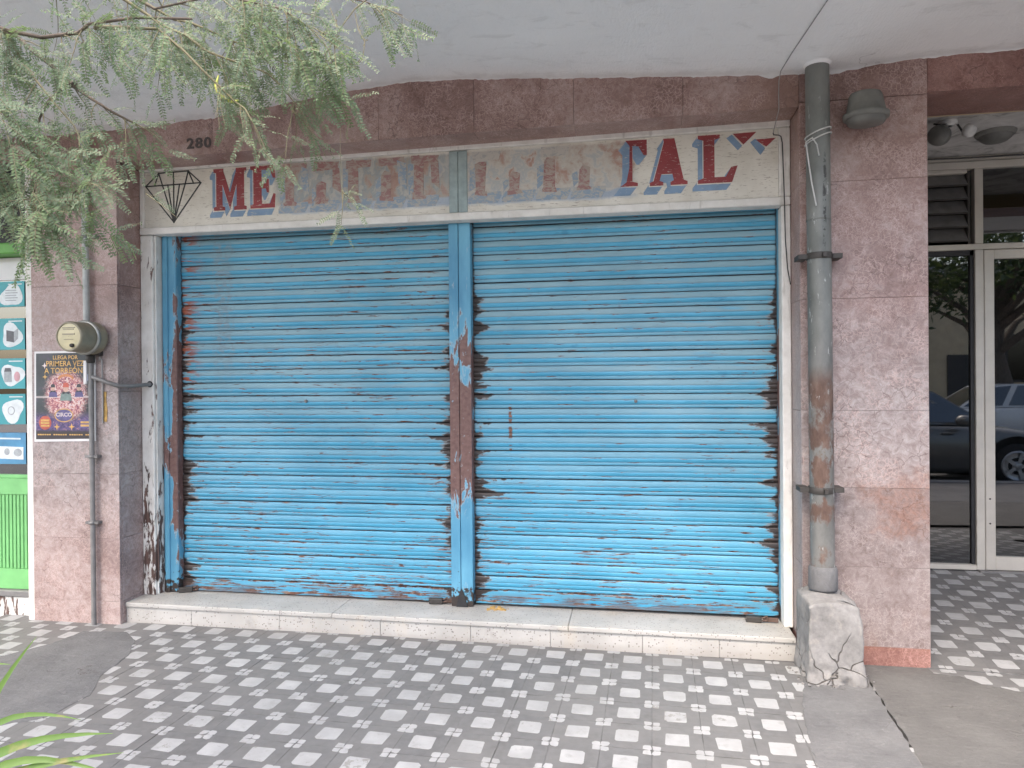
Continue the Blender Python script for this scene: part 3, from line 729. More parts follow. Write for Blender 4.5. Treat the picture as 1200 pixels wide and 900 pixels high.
# terrazzo doorstep
DS = thing('doorstep', 'low speckled white terrazzo doorstep under the two blue shutters', 'step', (-1.1, 3.87, 0))
tx = [-3.058, -2.62, -2.05, -1.43, -.90, -.45, .05, .45, .838]
for i, (a, b) in enumerate(zip(tx, tx[1:])):
    za = .124-(a+3.06)*.0048; j = random.uniform(-.0015, .0015)
    bx('terrazzo_riser', M['terrazzo'], DS, a+.0008, b-.0008, 3.876+j, 3.92, -.02, za-.0295, .002)
ty = [-3.058, -1.72, -.35, .838]
for a, b in zip(ty, ty[1:]):
    za = .124-(a+3.06)*.0048; zb = .124-(b+3.06)*.0048
    q = MB(); q.add([(a+.0008, 3.866, za-.028), (b-.0008, 3.866, zb-.028), (b-.0008, 4.49, zb-.028), (a+.0008, 4.49, za-.028), (a+.0008, 3.866, za), (b-.0008, 3.866, zb), (b-.0008, 4.49, zb), (a+.0008, 4.49, za)],
        [(3, 2, 1, 0), (4, 5, 6, 7), (0, 1, 5, 4), (1, 2, 6, 5), (2, 3, 7, 6), (3, 0, 4, 7)])
    q.build('terrazzo_slab', M['terrazzo'], DS, .006, 2)

# white wooden surround
FY = 4.03
DF = thing('door_surround', 'flaking white painted timber surround framing the blue shutters', 'door frame', (-1.1, FY, .115))
bx('post', M['frame_left'], DF, -3.058, -2.972, FY, FY+.09, .122, 2.395, .006)
bx('post', M['frame_left'], DF, -2.9715, -2.9625, FY+.02, FY+.09, .122, 2.395, .002)
bx('post', M['frame_right'], DF, .810, .858, FY, FY+.10, .104, 2.395, .005)
bx('rail', M['frame_right'], DF, -3.058, .858, FY-.004, FY+.09, 2.398, 2.442, .005)
MB().prism([(-3.058, 2.795), (.858, 2.820), (.858, 2.885), (-3.058, 2.868)], FY-.006, FY+.09).build('rail', M['frame_right'], DF, .004)
bx('post', M['frame_right'], DF, -3.058, -3.030, FY, FY+.08, 2.4435, 2.794, .004)
bx('post', M['frame_right'], DF, .800, .858, FY, FY+.08, 2.4435, 2.818, .004)

# ------------------------------------------------------------------ shutters
SY = 4.165; PITCH = .0836
def slat_mesh(w, seed):
    rnd = random.Random(seed); b = MB(); h = PITCH
    pr = [(.5, .010), (.478, .0), (.45, -.0050), (.36, -.0085), (.22, -.0120), (.075, -.0135), (.056, -.0105), (.036, -.0135), (-.10, -.0120), (-.232, -.0085), (-.25, -.0040), (-.268, -.0082), (-.38, -.0074), (-.462, -.0060), (-.485, .0), (-.50, .010)]
    k = 13; vs = []; fs = []
    for i in range(k):
        x = -w/2+w*i/(k-1); dy = rnd.gauss(0, .0008); dz = rnd.gauss(0, .0006)
        for z, y in pr: vs.append((x, y*(.68 if y < 0 else 1)+dy, z*h+dz))
    n = len(pr)
    for i in range(k-1):
        for j in range(n-1): fs.append((i*n+j, (i+1)*n+j, (i+1)*n+j+1, i*n+j+1))
    b.add(vs, fs, 0, True)
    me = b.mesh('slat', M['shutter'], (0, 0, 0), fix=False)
    return me
def shutter(x0, x1, label):
    t = thing('roller_shutter', label, 'roller shutter', ((x0+x1)/2, SY, .118), 'blue roller shutters of the closed shop')
    ms = [slat_mesh(x1-x0, 10+k+int(x0*10)) for k in range(6)]
    z = .205+PITCH/2; i = 0
    while z < 2.50:
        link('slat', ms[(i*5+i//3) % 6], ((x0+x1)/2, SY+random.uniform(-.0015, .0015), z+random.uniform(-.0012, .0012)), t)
        z += PITCH; i += 1
    b = MB(); b.box(x0, x1, SY-.012, SY+.012, .132, .203).box(x0+.01, x1-.01, SY-.024, SY-.0125, .128, .150)
    b.build('bottom_bar', M['shutter'], t, .003, org=((x0+x1)/2, SY, .165))
    bx('backing', M['black'], t, x0-.02, x1+.02, SY+.05, SY+.055, .11, 2.6)
    return t
s1 = shutter(-2.868, -1.05, 'left blue roller shutter, rust-scratched, with a dull vertical strip and red flakes')
s2 = shutter(-.940, .818, 'right blue roller shutter with black ragged edges and a short rusty vertical mark')
for t, x, z in ((s1, -2.006, 1.341), (s2, .026, 1.333)):
    MB().lathe([(.001, .0), (.008, .0), (.010, .004), (.010, .016)], (x, SY-.022, z), (0, 1, 0), 16).build('keyhole', M['conduit_low'], t)
# steel guides between and beside the shutters (fixed to the building)
bx('shutter_guide', M['guide'], B, -2.9615, -2.862, SY-.062, SY+.04, .118, 2.42, .006)
bx('shutter_guide', M['guide'], B, -2.945, -2.915, SY-.072, SY-.0625, .118, 2.42, .003)
bx('shutter_guide', M['mullion'], B, .8085, .8098, SY-.05, SY+.04, .104, 2.42)
mb = MB(); mb.box(-1.066, -1.008, SY-.070, SY+.04, .118, 2.397).box(-1.006, -.934, SY-.066, SY+.04, .118, 2.397)
mb.build('shutter_mullion', M['mullion'], B, .005, 2)
MB().prism([(-1.035, .1165), (-.965, .1165), (-.990, .205), (-1.003, .225), (-1.016, .20)], SY-.073, SY-.0705).build('rust_hole', M['black'], B)
# locks at the foot of the shutters
def padlock(x, y, z, rz, label):
    t = thing('padlock', label, 'padlock', (x, y, z))
    b = MB().box(x-.042, x+.042, y-.014, y+.014, z+.001, z+.034); b.build('lock_body', M['dark_metal'], t, .006, 2)
    pts = [(x+.030, y, z+.022), (x+.055, y, z+.030)]+[(x+.062+.012*math.sin(a), y, z+.026+.016*math.cos(a)) for a in [k*PI/5 for k in range(1, 5)]]+[(x+.03, y, z+.010)]
    MB().tube(pts, .0045, 8).build('shackle', M['rust_metal'], t)
    MB().box(x+.05, x+.13, y+.006, y+.012, z+.004, z+.03).build('hasp', M['rust_metal'], t, .002)
    t.rotation_euler = (0, 0, rz); return t
padlock(-2.815, 4.11, .124, .35, 'dark iron padlock lying at the left foot of the left shutter')
padlock(.66, 4.09, .106, -.1, 'dark iron padlock hanging at the right foot of the right shutter')
padlock(-1.17, 4.125, .118, .1, 'rusty padlock beside the foot of the mullion, on the left shutter')
db = MB(); rnd = random.Random(5)
for k in range(26):
    x = -.80+rnd.gauss(0, .03); y = 4.085+rnd.gauss(0, .015); r = rnd.uniform(.003, .011); z = .1125
    db.box(x-r, x+r, y-r*.8, y+r*.8, z, z+r*1.1)
tag(kind(db.build('debris', M['yellow']), 'stuff'), 'small heap of crumbled rust and grit on the doorstep', 'debris')

# ------------------------------------------------------------------ sign over the shutters
SG = thing('shop_sign', 'hand painted cream sign board with red and blue letters and a diamond', 'sign', (-1.1, 4.045, 2.44))
MB().prism([(-3.028, 2.4435), (-1.043, 2.4435), (-1.043, 2.806), (-3.028, 2.793)], 4.045, 4.07).build('sign_board', M['sign'], SG)
MB().prism([(-.935, 2.4435), (.7985, 2.4435), (.7985, 2.818), (-.935, 2.807)], 4.045, 4.07).build('sign_board', M['sign'], SG)
MB().box(-1.043, -.991, 4.036, 4.07, 2.4435, 2.804).box(-.989, -.935, 4.038, 4.07, 2.4435, 2.804).build('cover_strip', M['teal_strip'], SG, .003)
BY = 4.0445
def flat(name, polys, m, dy, par=SG):
    b = MB()
    for p in polys: b.prism(p, BY-dy, BY)
    return b.build(name, m, par)
def letter_polys(kindc):
    """unit-square slab-serif capitals"""
    if kindc == 'M':
        return [[(0, 1), (.30, 1), (.30, .93), (.50, .42), (.68, .93), (.68, 1), (1, 1), (1, .92), (.93, .90), (.93, .10), (1, .08), (1, 0), (.62, 0), (.62, .08), (.70, .10), (.70, .62), (.50, .02), (.27, .62), (.27, .10), (.35, .08), (.35, 0), (0, 0), (0, .08), (.08, .10), (.08, .90), (0, .92)]]
    if kindc == 'E':
        return [[(0, 1), (.96, 1), (1, .70), (.90, .70), (.78, .90), (.45, .90), (.45, .58), (.62, .58), (.66, .68), (.74, .68), (.74, .36), (.66, .36), (.62, .46), (.45, .46), (.45, .10), (.78, .10), (.92, .34), (1, .32), (.97, 0), (0, 0), (0, .08), (.12, .10), (.12, .90), (0, .92)]]
    if kindc == 'A':
        return [[(.36, 1), (.66, 1), (.90, .10), (1, .07), (1, 0), (.55, 0), (.55, .07), (.64, .10), (.60, .24), (.31, .24), (.26, .10), (.36, .07), (.36, 0), (0, 0), (0, .07), (.10, .10), (.38, .93)]]
    if kindc == 'L':
        return [[(0, 1), (.56, 1), (.56, .93), (.42, .89), (.42, .12), (.70, .12), (.84, .32), (1, .34), (.86, 0), (0, 0), (0, .07), (.14, .11), (.14, .89), (0, .93)]]
    if kindc == 'T':
        return [[(.44, 1), (1, 1), (1, .66), (.92, .66), (.78, .86), (.62, .88), (.62, .10), (.76, .07), (.76, 0), (.30, 0), (.46, .09), (.54, .40), (.55, .88)]]
def put_letter(ch, x0, x1, z0, z1, sdx, sdz):
    f = lambda p: [(x0+u*(x1-x0), z0+w*(z1-z0)) for u, w in p]
    ps = [f(p) for p in letter_polys(ch)]
    b = MB()
    for k in range(1, 8):                            # drop shadow swept along its direction
        for p in ps: b.prism([(x+sdx*k/7, z+sdz*k/7) for x, z in p], BY-.0012-.00004*k, BY)
    b.build('letter_shadow', M['blue_paint'], SG)
    if True:                                         # cream key line between the letter and its drop shadow
        gx, gz = (x1-x0)*.05, (z1-z0)*.05
        cx, cz = (x0+x1)/2, (z0+z1)/2
        grow = [[(cx+(x-cx)*(1+.0065/(x1-x0)*2), cz+(z-cz)*(1+.006/(z1-z0)*2)) for x, z in p] for p in ps]
        flat('letter_outline', grow, M['sign'], .0018)
    flat('letter', ps, M['red_paint'], .0024)
put_letter('M', -2.553, -2.331, 2.529, 2.789, -.026, -.042)
put_letter('E', -2.306, -2.139, 2.532, 2.792, -.022, -.044)
put_letter('T', -.115, .097, 2.544, 2.802, -.040, -.050)
put_letter('A', .112, .318, 2.540, 2.800, -.034, -.048)
put_letter('L', .374, .586, 2.538, 2.804, -.030, -.040)
def worn(name, col, wear, keep):
    a = N(name, .6); p = a.pos
    f = a.noise(a.vscale(p, (1, 1, 1.6)), 26, 7, .72, .8)
    c = a.mix(a.noise(p, 7, 3), col, tuple(lerp(k, .45, .5) for k in col))
    a.color(a.mix(a.step(f, wear, wear+.10), c, keep)); return a.m
wr = worn('rubbed red lettering', (.27, .080, .070), .455, (.38, .32, .275)); wbl = worn('rubbed blue lettering', (.20, .295, .40), .47, (.43, .41, .37)); wp = worn('scrubbed paint', (.50, .46, .40), .5, (.36, .36, .35))
rl_ = random.Random(19)
def remnant(x, w, full):
    zb, zt = 2.536, 2.792
    def fr_(q): return [(px_+rl_.uniform(-.006, .006), pz_+rl_.uniform(-.006, .006)) for px_, pz_ in q]
    st = w*.34; cut = rl_.uniform(.45, 1) if full else rl_.uniform(.38, .75); h = zb+(zt-zb)*cut
    b = MB(); dx, dz = -.026, -.044
    for k in range(1, 6): b.prism([(x+dx*k/5-.02, zb+dz*k/5), (x+w*.9+dx*k/5, zb+dz*k/5), (x+w*.9+dx*k/5, zb+dz*k/5+.03), (x+dx*k/5-.02, zb+dz*k/5+.03)], BY-.0010-.00004*k, BY)
    b.build('letter_shadow', wbl, SG)
    flat('letter', [fr_([(x-.012, zb), (x+st+.012, zb), (x+st+.012, zb+.02), (x+st, zb+.03), (x+st+.004, h), (x+st*.4, h+.012), (x, h-.01), (x, zb+.03), (x-.012, zb+.02)])], wr, .0017)
    if full and rl_.random() < .8: flat('letter', [fr_([(x+w*.62, zb+.10), (x+w*.9, zb+.06), (x+w*.88, zt-.04), (x+w*.60, zt-.02)])], wr if rl_.random() < .6 else wbl, .0016)
    if rl_.random() < .8: flat('letter', [fr_([(x-.02, zt-.05), (x+w*.8, zt-.045), (x+w*.85, zt), (x-.02, zt)])], wr if full else wp, .0014)
    flat('letter_shadow', [fr_([(x-.035, zb+.02), (x-.006, zb+.05), (x-.004, h-.02), (x-.035, h-.04)])], wbl, .0013)
for k in range(5): remnant(-2.075+.205*k, .17, True)
for k in range(4): remnant(-.885+.20*k, .175, k == 3)
flat('ornament', [[(.562, 2.803), (.686, 2.806), (.617, 2.741)], [(.678, 2.764), (.787, 2.767), (.737, 2.722)]], M['red_paint'], .002)
flat('ornament', [[(.527, 2.781), (.556, 2.799), (.610, 2.735), (.588, 2.711)], [(.653, 2.751), (.679, 2.769), (.731, 2.713), (.706, 2.678)]], M['blue_paint'], .002)
# the diamond: line drawing in black paint
dm = MB()
def stroke(a, b, w=.0046):
    a, b = Vector((a[0], 0, a[1])), Vector((b[0], 0, b[1])); d = (b-a).normalized(); nrm = Vector((-d.z, 0, d.x))*w; a = a-d*w; b = b+d*w
    dm.prism([((a+nrm).x, (a+nrm).z), ((a-nrm).x, (a-nrm).z), ((b-nrm).x, (b-nrm).z), ((b+nrm).x, (b+nrm).z)], BY-.0015-random.random()*.0006, BY)
dl, dt1, dt2, dr, dbm = (-3.022, 2.706), (-2.931, 2.785), (-2.726, 2.789), (-2.640, 2.711), (-2.828, 2.472)
for a, b in ((dl, dt1), (dt1, dt2), (dt2, dr), (dl, dr), (dl, dbm), (dr, dbm), ((-2.828, 2.787), dbm), (dt1, (-2.960, 2.707)), (dt1, (-2.905, 2.708)), ((-2.905, 2.708), dbm), ((-2.868, 2.709), dbm), (dt2, (-2.748, 2.709)), ((-2.748, 2.709), dbm), ((-2.787, 2.709), dbm), (dt2, (-2.690, 2.710))): stroke(a, b, .0040)
dm.build('diamond_drawing', M['black_paint'], SG)

# ------------------------------------------------------------------ downpipe, plinth, string
PY = 3.735; PX0, PX1 = .925, .936
DP = thing('downpipe', 'thick grey metal downpipe with rust patches against the granite column', 'drainpipe', (PX1, PY, .40))
pts = [(lerp(PX1, PX0, k/24), PY, lerp(.40, 3.03, k/24)) for k in range(25)]
MB().tube(pts, .0565, 28, cap=False).build('pipe', M['pipe'], DP)
MB().lathe([(.057, .0), (.0595, .0), (.0595, .004), (.057, .006)], (PX0+.002, PY, 2.24), (0, 0, 1), 24).build('pipe_joint', M['pipe'], DP)
MB().lathe([(.0560, .0), (.066, .0), (.069, .01), (.068, .10), (.062, .115), (.057, .118)], (PX1, PY, .405), (0, 0, 1), 28).build('pipe_socket', M['concrete'], DP)
for z in (2.062, .900):
    b = MB(); b.lathe([(.0568, -.016), (.0605, -.016), (.0605, .016), (.0568, .016)], (PX0+.004, PY, z), (0, 0, 1), 28)
    b.box(.828, .872, PY-.014, PY+.085, z-.012, z+.012).box(.990, 1.036, PY-.014, PY+.085, z-.012, z+.012)
    b.box(.928, .946, PY-.078, PY-.058, z-.012, z+.012)
    b.build('pipe_bracket', M['dark_metal'], DP, .001)
MB().lathe([(.085, 0), (.070, -.006), (.062, -.016), (.057, -.024)], (PX0, PY, 3.028), (0, 0, 1), 18).build('ceiling_collar', M['plaster'], DP)
st = MB()
def ring(z, tilt, r=.0605):
    return [(PX0+.002+r*math.cos(a), PY+r*math.sin(a), z+tilt*math.cos(a)) for a in [PI+2*PI*k/26 for k in range(27)]]
st.tube(ring(2.675, .022), .0038, 7).tube(ring(2.645, .026), .0038, 7)
st.tube([(.862, 3.70, 2.625), (.858, 3.675, 2.60), (.862, 3.668, 2.55), (.878, 3.664, 2.42), (.900, 3.666, 2.30)], .0036, 7)
st.tube([(.862, 3.70, 2.625), (.885, 3.672, 2.635), (.905, 3.668, 2.60), (.915, 3.668, 2.545)], .0036, 7)
tag(st.build('string', M['string']), 'white string tied around the top of the downpipe with a hanging end', 'string')
# plinth at the foot of the pipe
bm = bmesh.new(); bmesh.ops.create_cube(bm, size=1)
bmesh.ops.subdivide_edges(bm, edges=bm.edges[:], cuts=22, use_grid_fill=True)
x0, x1, y0, y1, z0, z1 = .832, 1.066, 3.565, 3.826, -.02, .40
for v in bm.verts:
    u, w, h = v.co.x+.5, v.co.y+.5, v.co.z+.5
    p = Vector((lerp(x0-.006*(1-h), x1+.012*(1-h), u), lerp(y0-.012*(1-h), y1, w), lerp(z0, z1, h)))
    k = .006*mnoise.noise(p*14)+.012*mnoise.noise(p*5)
    low = max(0, 1-h*2.2)
    k += low*.055*min(0, mnoise.noise(p*19))+.010*mnoise.noise(p*38)*(.3+low) ; k += low*.014
    c = Vector(((x0+x1)/2, (y0+y1)/2, p.z)); d = (p-c); d.z = 0
    if d.length > 1e-5: p += d.normalized()*k*1.0
    hk = max(0, (h-.55)/.45)
    p.z += hk*(.012*mnoise.noise(p*14) - .020*max(0, (u-.5))-.02*(abs(u-.5)*2)**3-.018*(1-w)**3)
    # the corner that has broken away, upper right of the front
    q = max(0, .13-((1-u)*.234+(1-h)*.42))
    if w < .2 and q > 0: p.y += q*.32
    v.co = p
me = bpy.data.meshes.new('concrete_plinth'); bm.to_mesh(me); bm.free(); me.materials.append(M['plinth'])
for pl in me.polygons: pl.use_smooth = True
tag(link('concrete_plinth', me, (0, 0, 0)), 'cracked rendered concrete block at the foot of the downpipe', 'plinth')

rb = MB(); rnd = random.Random(9)
for k in range(46):
    u = rnd.random(); x = rnd.choice((lerp(.82, 1.09, u), .80+rnd.gauss(0, .02), 1.10+rnd.gauss(0, .015))); y = 3.53+rnd.gauss(0, .025) if .84 < x < 1.06 else lerp(3.52, 3.78, rnd.random())
    r = rnd.uniform(.002, .0095); pts_ = [(x+r*math.cos(a)*rnd.uniform(.6, 1.2), y+r*math.sin(a)*rnd.uniform(.6, 1.2)) for a in [PI*2*q/6 for q in range(6)]]
    rb.slab(pts_, .002, .003+r*rnd.uniform(.5, 1.1))
tag(kind(rb.build('rubble', M['plinth']), 'stuff'), 'crumbs of grey mortar fallen round the cracked plinth', 'rubble')

# ------------------------------------------------------------------ lamps
WLp = thing('wall_lamp', 'grey bucket shaped wall lamp high on the granite column right of the pipe', 'lamp', (1.145, F, 2.70))
lb = MB(); n = 24
def lring(r, z, yo): return [(1.145+r*math.cos(a), 3.715+yo+r*.86*math.sin(a), z) for a in [2*PI*k/n for k in range(n)]]
lv = []; levels = [(.088, 2.725, 0), (.104, 2.725, 0), (.106, 2.748, 0), (.092, 2.752, 0), (.076, 2.838, .005), (.070, 2.850, .006), (.05, 2.857, .006), (.001, 2.859, .006)]
for r, z, yo in levels: lv += lring(r, z, yo)
lb.add(lv, [(i*n+j, i*n+(j+1) % n, (i+1)*n+(j+1) % n, (i+1)*n+j) for i in range(len(levels)-1) for j in range(n)], 0, True)
lb.build('lamp_shade', M['lamp'], WLp)
lb = MB(); lv = []; levels = [(.092, 2.726, 0), (.090, 2.712, 0), (.082, 2.700, 0), (.05, 2.692, 0), (.001, 2.690, 0)]
for r, z, yo in levels: lv += lring(r, z, yo)
lb.add(lv, [(i*n+j, i*n+(j+1) % n, (i+1)*n+(j+1) % n, (i+1)*n+j) for i in range(len(levels)-1) for j in range(n)], 0, True)
lb.build('lamp_lens', M['lens'], WLp)
bx('lamp_bracket', M['lamp'], WLp, 1.10, 1.19, 3.80, F-.0005, 2.72, 2.84, .004)
cx, cy, cz = 2.262, 4.88, 2.988
CL = thing('ceiling_lamp', 'round dark dome lamp on the stained ceiling of the entrance recess', 'lamp', (cx, cy, cz))
MB().lathe([(.112, 0), (.112, -.010), (.104, -.022), (.095, -.026)], (cx, cy, cz), (0, 0, 1), 30).build('lamp_rim', M['lamp'], CL)
MB().lathe([(.094, -.022), (.086, -.040), (.064, -.058), (.03, -.068), (.001, -.070)], (cx, cy, cz), (0, 0, 1), 30).build('lamp_dome', M['lens'], CL)
sx, sy_, sz = 1.835, 4.62, 2.987
SP = thing('spotlight', 'small grey and white spotlight on the ceiling beside the column', 'lamp', (sx, sy_, sz))
MB().lathe([(.05, 0), (.052, -.02), (.02, -.03)], (sx+.05, sy_, sz), (0, 0, 1), 18).build('lamp_mount', M['white_spot'], SP)
MB().lathe([(.001, -.02), (.05, -.012), (.062, .03), (.058, .075), (.05, .09), (.001, .088)], (sx, sy_-.02, sz-.085), (-.5, -.75, -.25), 20).build('lamp_head', M['lens'], SP)
MB().lathe([(.001, 0), (.036, .004), (.040, .03), (.030, .05), (.001, .055)], (sx+.135, sy_-.02, sz-.06), (.5, -.6, -.5), 16).build('lamp_head', M['white_spot'], SP)
MB().tube([(sx-.03, sy_, sz-.01), (sx+.0, sy_-.03, sz-.03), (sx+.05, sy_-.03, sz-.012), (sx+.10, sy_, sz-.02), (sx+.13, sy_, sz-.07)], .006, 7).build('lamp_wire', M['cable'], SP)

# ------------------------------------------------------------------ entrance glazing
GY = 5.37; GX0 = 1.4675
GZ = thing('entrance_glazing', 'aluminium framed glass entrance screen set back in the recess', 'glazing', (2.5, GY, .12))
def fr(name, x0, x1, z0, z1, y0=GY-.03, y1=GY+.03, par=GZ, m='alu', bv=.003): return bx(name, M[m], par, x0, x1, y0, y1, z0, z1, bv)
fr('frame_rail', GX0, 4.89, 2.895, 2.945)
fr('frame_rail', GX0, 4.89, 2.950, 2.984, GY-.02, GY+.03)
fr('frame_rail', GX0, 4.89, 2.335, 2.375)
fr('frame_post', 2.342, 2.396, .128, 2.3335)
fr('frame_post', 2.342, 2.396, 2.3765, 2.8935)
fr('frame_post', 3.36, 3.414, .128, 2.3335)
fr('frame_rail', GX0, 2.3405, .125, .160)
fr('edging', 2.318, 2.3405, .162, 2.3335, GY-.012, GY+.02, m='black', bv=0)  # dark strip along the right edge of the side pane
fr('edging', GX0, 2.3405, 2.300, 2.3335, GY-.012, GY+.02, m='black', bv=0)
fr('pane', GX0, 2.316, .162, 2.298, GY+.004, GY+.010, m='glass', bv=0)
fr('pane', 2.398, 4.89, 2.377, 2.893, GY+.004, GY+.010, m='glass', bv=0)
fr('pane', 3.416, 4.89, .128, 2.333, GY+.004, GY+.010, m='glass', bv=0)
# louvre window above the side pane
fr('louvre_frame', 2.300, 2.320, 2.3765, 2.880, GY-.02, GY+.02, m='dark_metal')
fr('louvre_frame', GX0, 2.2985, 2.866, 2.893, GY-.025, GY+.02)
for k in range(5):
    z = 2.405+k*.096
    MB().add([(GX0, GY-.030, z), (2.2985, GY-.030, z), (2.2985, GY+.030, z+.090), (GX0, GY+.030, z+.090), (GX0, GY-.026, z-.002), (2.2985, GY-.026, z-.002), (2.2985, GY+.034, z+.088), (GX0, GY+.034, z+.088)],
             [(0, 1, 2, 3), (7, 6, 5, 4), (0, 4, 5, 1), (3, 2, 6, 7), (0, 3, 7, 4), (1, 5, 6, 2)]).build('louvre_slat', M['louvre_grey'], GZ)
    fr('louvre_clip', GX0, 2.2985, z-.012, z-.0025, GY-.036, GY-.022, m='dark_metal', bv=0)
# the door
DR = MB(); 
DR.box(2.398, 2.461, GY-.032, GY+.022, .130, 2.331).box(3.294, 3.357, GY-.032, GY+.022, .130, 2.331).box(2.4615, 3.2935, GY-.030, GY+.020, .130, .222).box(2.4615, 3.2935, GY-.030, GY+.020, 2.268, 2.331)
door = DR.build('door', M['alu'], GZ, .003)
bx('pane', M['glass'], door, 2.4615, 3.2935, GY-.004, GY+.002, .2225, 2.2675)
MB().tube([(3.24, GY-.03, 1.05), (3.24, GY-.075, 1.07), (3.24, GY-.075, 1.33), (3.24, GY-.03, 1.35)], .010, 10).build('handle', M['alu'], door)
for z in (.45, .62): MB().lathe([(.001, 0), (.006, .0), (.006, .003)], (2.425, GY-.036, z), (0, 1, 0), 10).build('screw', M['dark_metal'], door)
MB().tube([(GX0, GY-.05, 2.965), (1.9, GY-.05, 2.968), (2.3, GY-.05, 2.962), (3.0, GY-.05, 2.968), (4.8, GY-.05, 2.966)], .006, 8).build('wire_run', M['cable'], GZ)
fr('threshold', 2.35, 3.40, .108, .127, GY-.06, GY+.05, m='conduit_low')

# ------------------------------------------------------------------ meter, conduits and cable on the left pillar
CX = -3.252
CD = thing('conduit', 'thin grey vertical conduit running up the left granite pillar', 'pipe', (-3.222, 3.80, 0))
MB().tube([(CX+.006, 3.80, 1.80), (CX+.004, 3.80, 2.1), (CX, 3.80, 2.5), (CX-.004, 3.80, 3.02)], .0185, 14).build('upper_conduit', M['conduit'], CD)
MB().tube([(-3.216, 3.80, -.02), (-3.217, 3.80, .5), (-3.218, 3.80, 1.0), (-3.222, 3.80, 1.63)], .0145, 14).build('lower_conduit', M['conduit_low'], CD)
for z in (.62, 1.02, 2.35): MB().box(-3.262, -3.178, 3.792, F-.0002, z-.008, z+.008).lathe([(.0148, -.009), (.0205, -.009), (.0205, .009), (.0148, .009)], (-3.219 if z < 2 else CX, 3.80, z), (0, 0, 1), 14).build('conduit_clip', M['conduit_low'], CD)
MB().lathe([(.016, 0), (.024, .004), (.024, .05), (.016, .054)], (-3.224, 3.80, 1.585), (0, 0, 1), 14).build('conduit_coupling', M['dark_metal'], CD)
MB().box(-3.252, -3.232, 3.775, 3.786, 1.46, 1.60).build('seal_tag', M['paper'], CD, .002)
EM = thing('electric_meter', 'round olive electric meter projecting from the left granite pillar', 'meter', (-3.205, F, 1.73))
mc = (-3.205, 3.835, 1.735)
MB().lathe([(.098, -.03), (.098, -.085), (.094, -.088)], mc, (0, 1, 0), 36).build('meter_base', M['meter_body'], EM)
MB().lathe([(.092, -.087), (.103, -.089), (.103, -.108), (.092, -.110)], mc, (0, 1, 0), 36).build('meter_ring', M['meter_ring'], EM)
MB().lathe([(.0905, -.10), (.0885, -.215), (.084, -.222), (.076, -.224), (.0755, -.220)], mc, (0, 1, 0), 36).build('meter_body', M['meter_body'], EM)
MB().lathe([(.0755, -.2195), (.04, -.2215), (.001, -.222)], mc, (0, 1, 0), 36).build('meter_face', M['meter_face'], EM)
fm = MB(); 
for z, w, h in ((1.783, .042, .005), (1.774, .034, .004), (1.744, .04, .008), (1.716, .03, .004)): fm.box(-3.205-w, -3.205+w, 3.6105, 3.614, z, z+h)
fm.build('meter_dial', M['meter_body'], EM)
MB().lathe([(.001, -.012), (.010, -.010), (.012, .0), (.010, .01)], (-3.180, 3.61, 1.682), (0, 1, 0), 14).build('meter_lock', M['dark_metal'], EM)
bx('meter_mount', M['dark_metal'], EM, -3.25, -3.16, 3.80, F-.0003, 1.63, 1.66, .002)
cbm = MB()
cbm.tube([(-3.205, 3.795, 1.50), (-3.17, 3.79, 1.492), (-3.10, 3.795, 1.465), (-3.055, 3.815, 1.448), (-3.03, 3.90, 1.445), (-3.00, 4.00, 1.452), (-2.995, 4.045, 1.455)], .0125, 12)
tag(cbm.build('meter_cable', M['conduit_low']), 'sagging grey cable from the meter conduit into the white frame', 'cable')
MB().lathe([(.001, 0), (.020, 0), (.022, .004)], (-2.997, 4.0285, 1.455), (0, 1, 0), 16).build('cable_hole', M['black'], DF)
tag(MB().tube([(-3.178, 3.818, 1.60), (-3.172, 3.815, 1.628), (-3.160, 3.818, 1.60), (-3.158, 3.82, 1.40), (-3.160, 3.82, 1.22)], .005, 8).build('cable', M['grey_cable']), 'thin pale wire looped below the meter beside the poster', 'cable')
# cable on the right: ceiling, then down over the surround
hb = MB()
def soff(x, y): return lerp(prof(SOF, x), 3.055, min(1, (F-y)/(F-CAN_Y)))
hb.tube([(1.02, 2.40, soff(1.0, 2.4)-.006), (.90, 2.85, soff(.9, 2.85)-.006), (.82, 3.133, soff(.82, 3.133)-.006), (.775, 3.60, soff(.77, 3.6)-.006), (.762, 3.78, 3.018), (.758, 3.806, 2.98), (.757, 3.812, 2.90), (.760, 3.82, 2.84), (.764, 3.95, 2.80), (.768, 4.015, 2.785)], .0024, 7, 1)
hb.tube([(.768, 4.015, 2.785), (.770, 4.018, 2.775), (.795, 4.018, 2.772), (.808, 4.018, 2.765), (.815, 4.018, 2.73), (.823, 4.018, 2.45), (.828, 4.02, 2.20), (.838, 4.02, 2.05), (.846, 3.99, 1.96)], .0032, 7)
tag(hb.build('cable', [M['cable'], M['grey_cable']]), 'thin black cable dropping from the canopy over the upper right corner of the sign', 'cable')

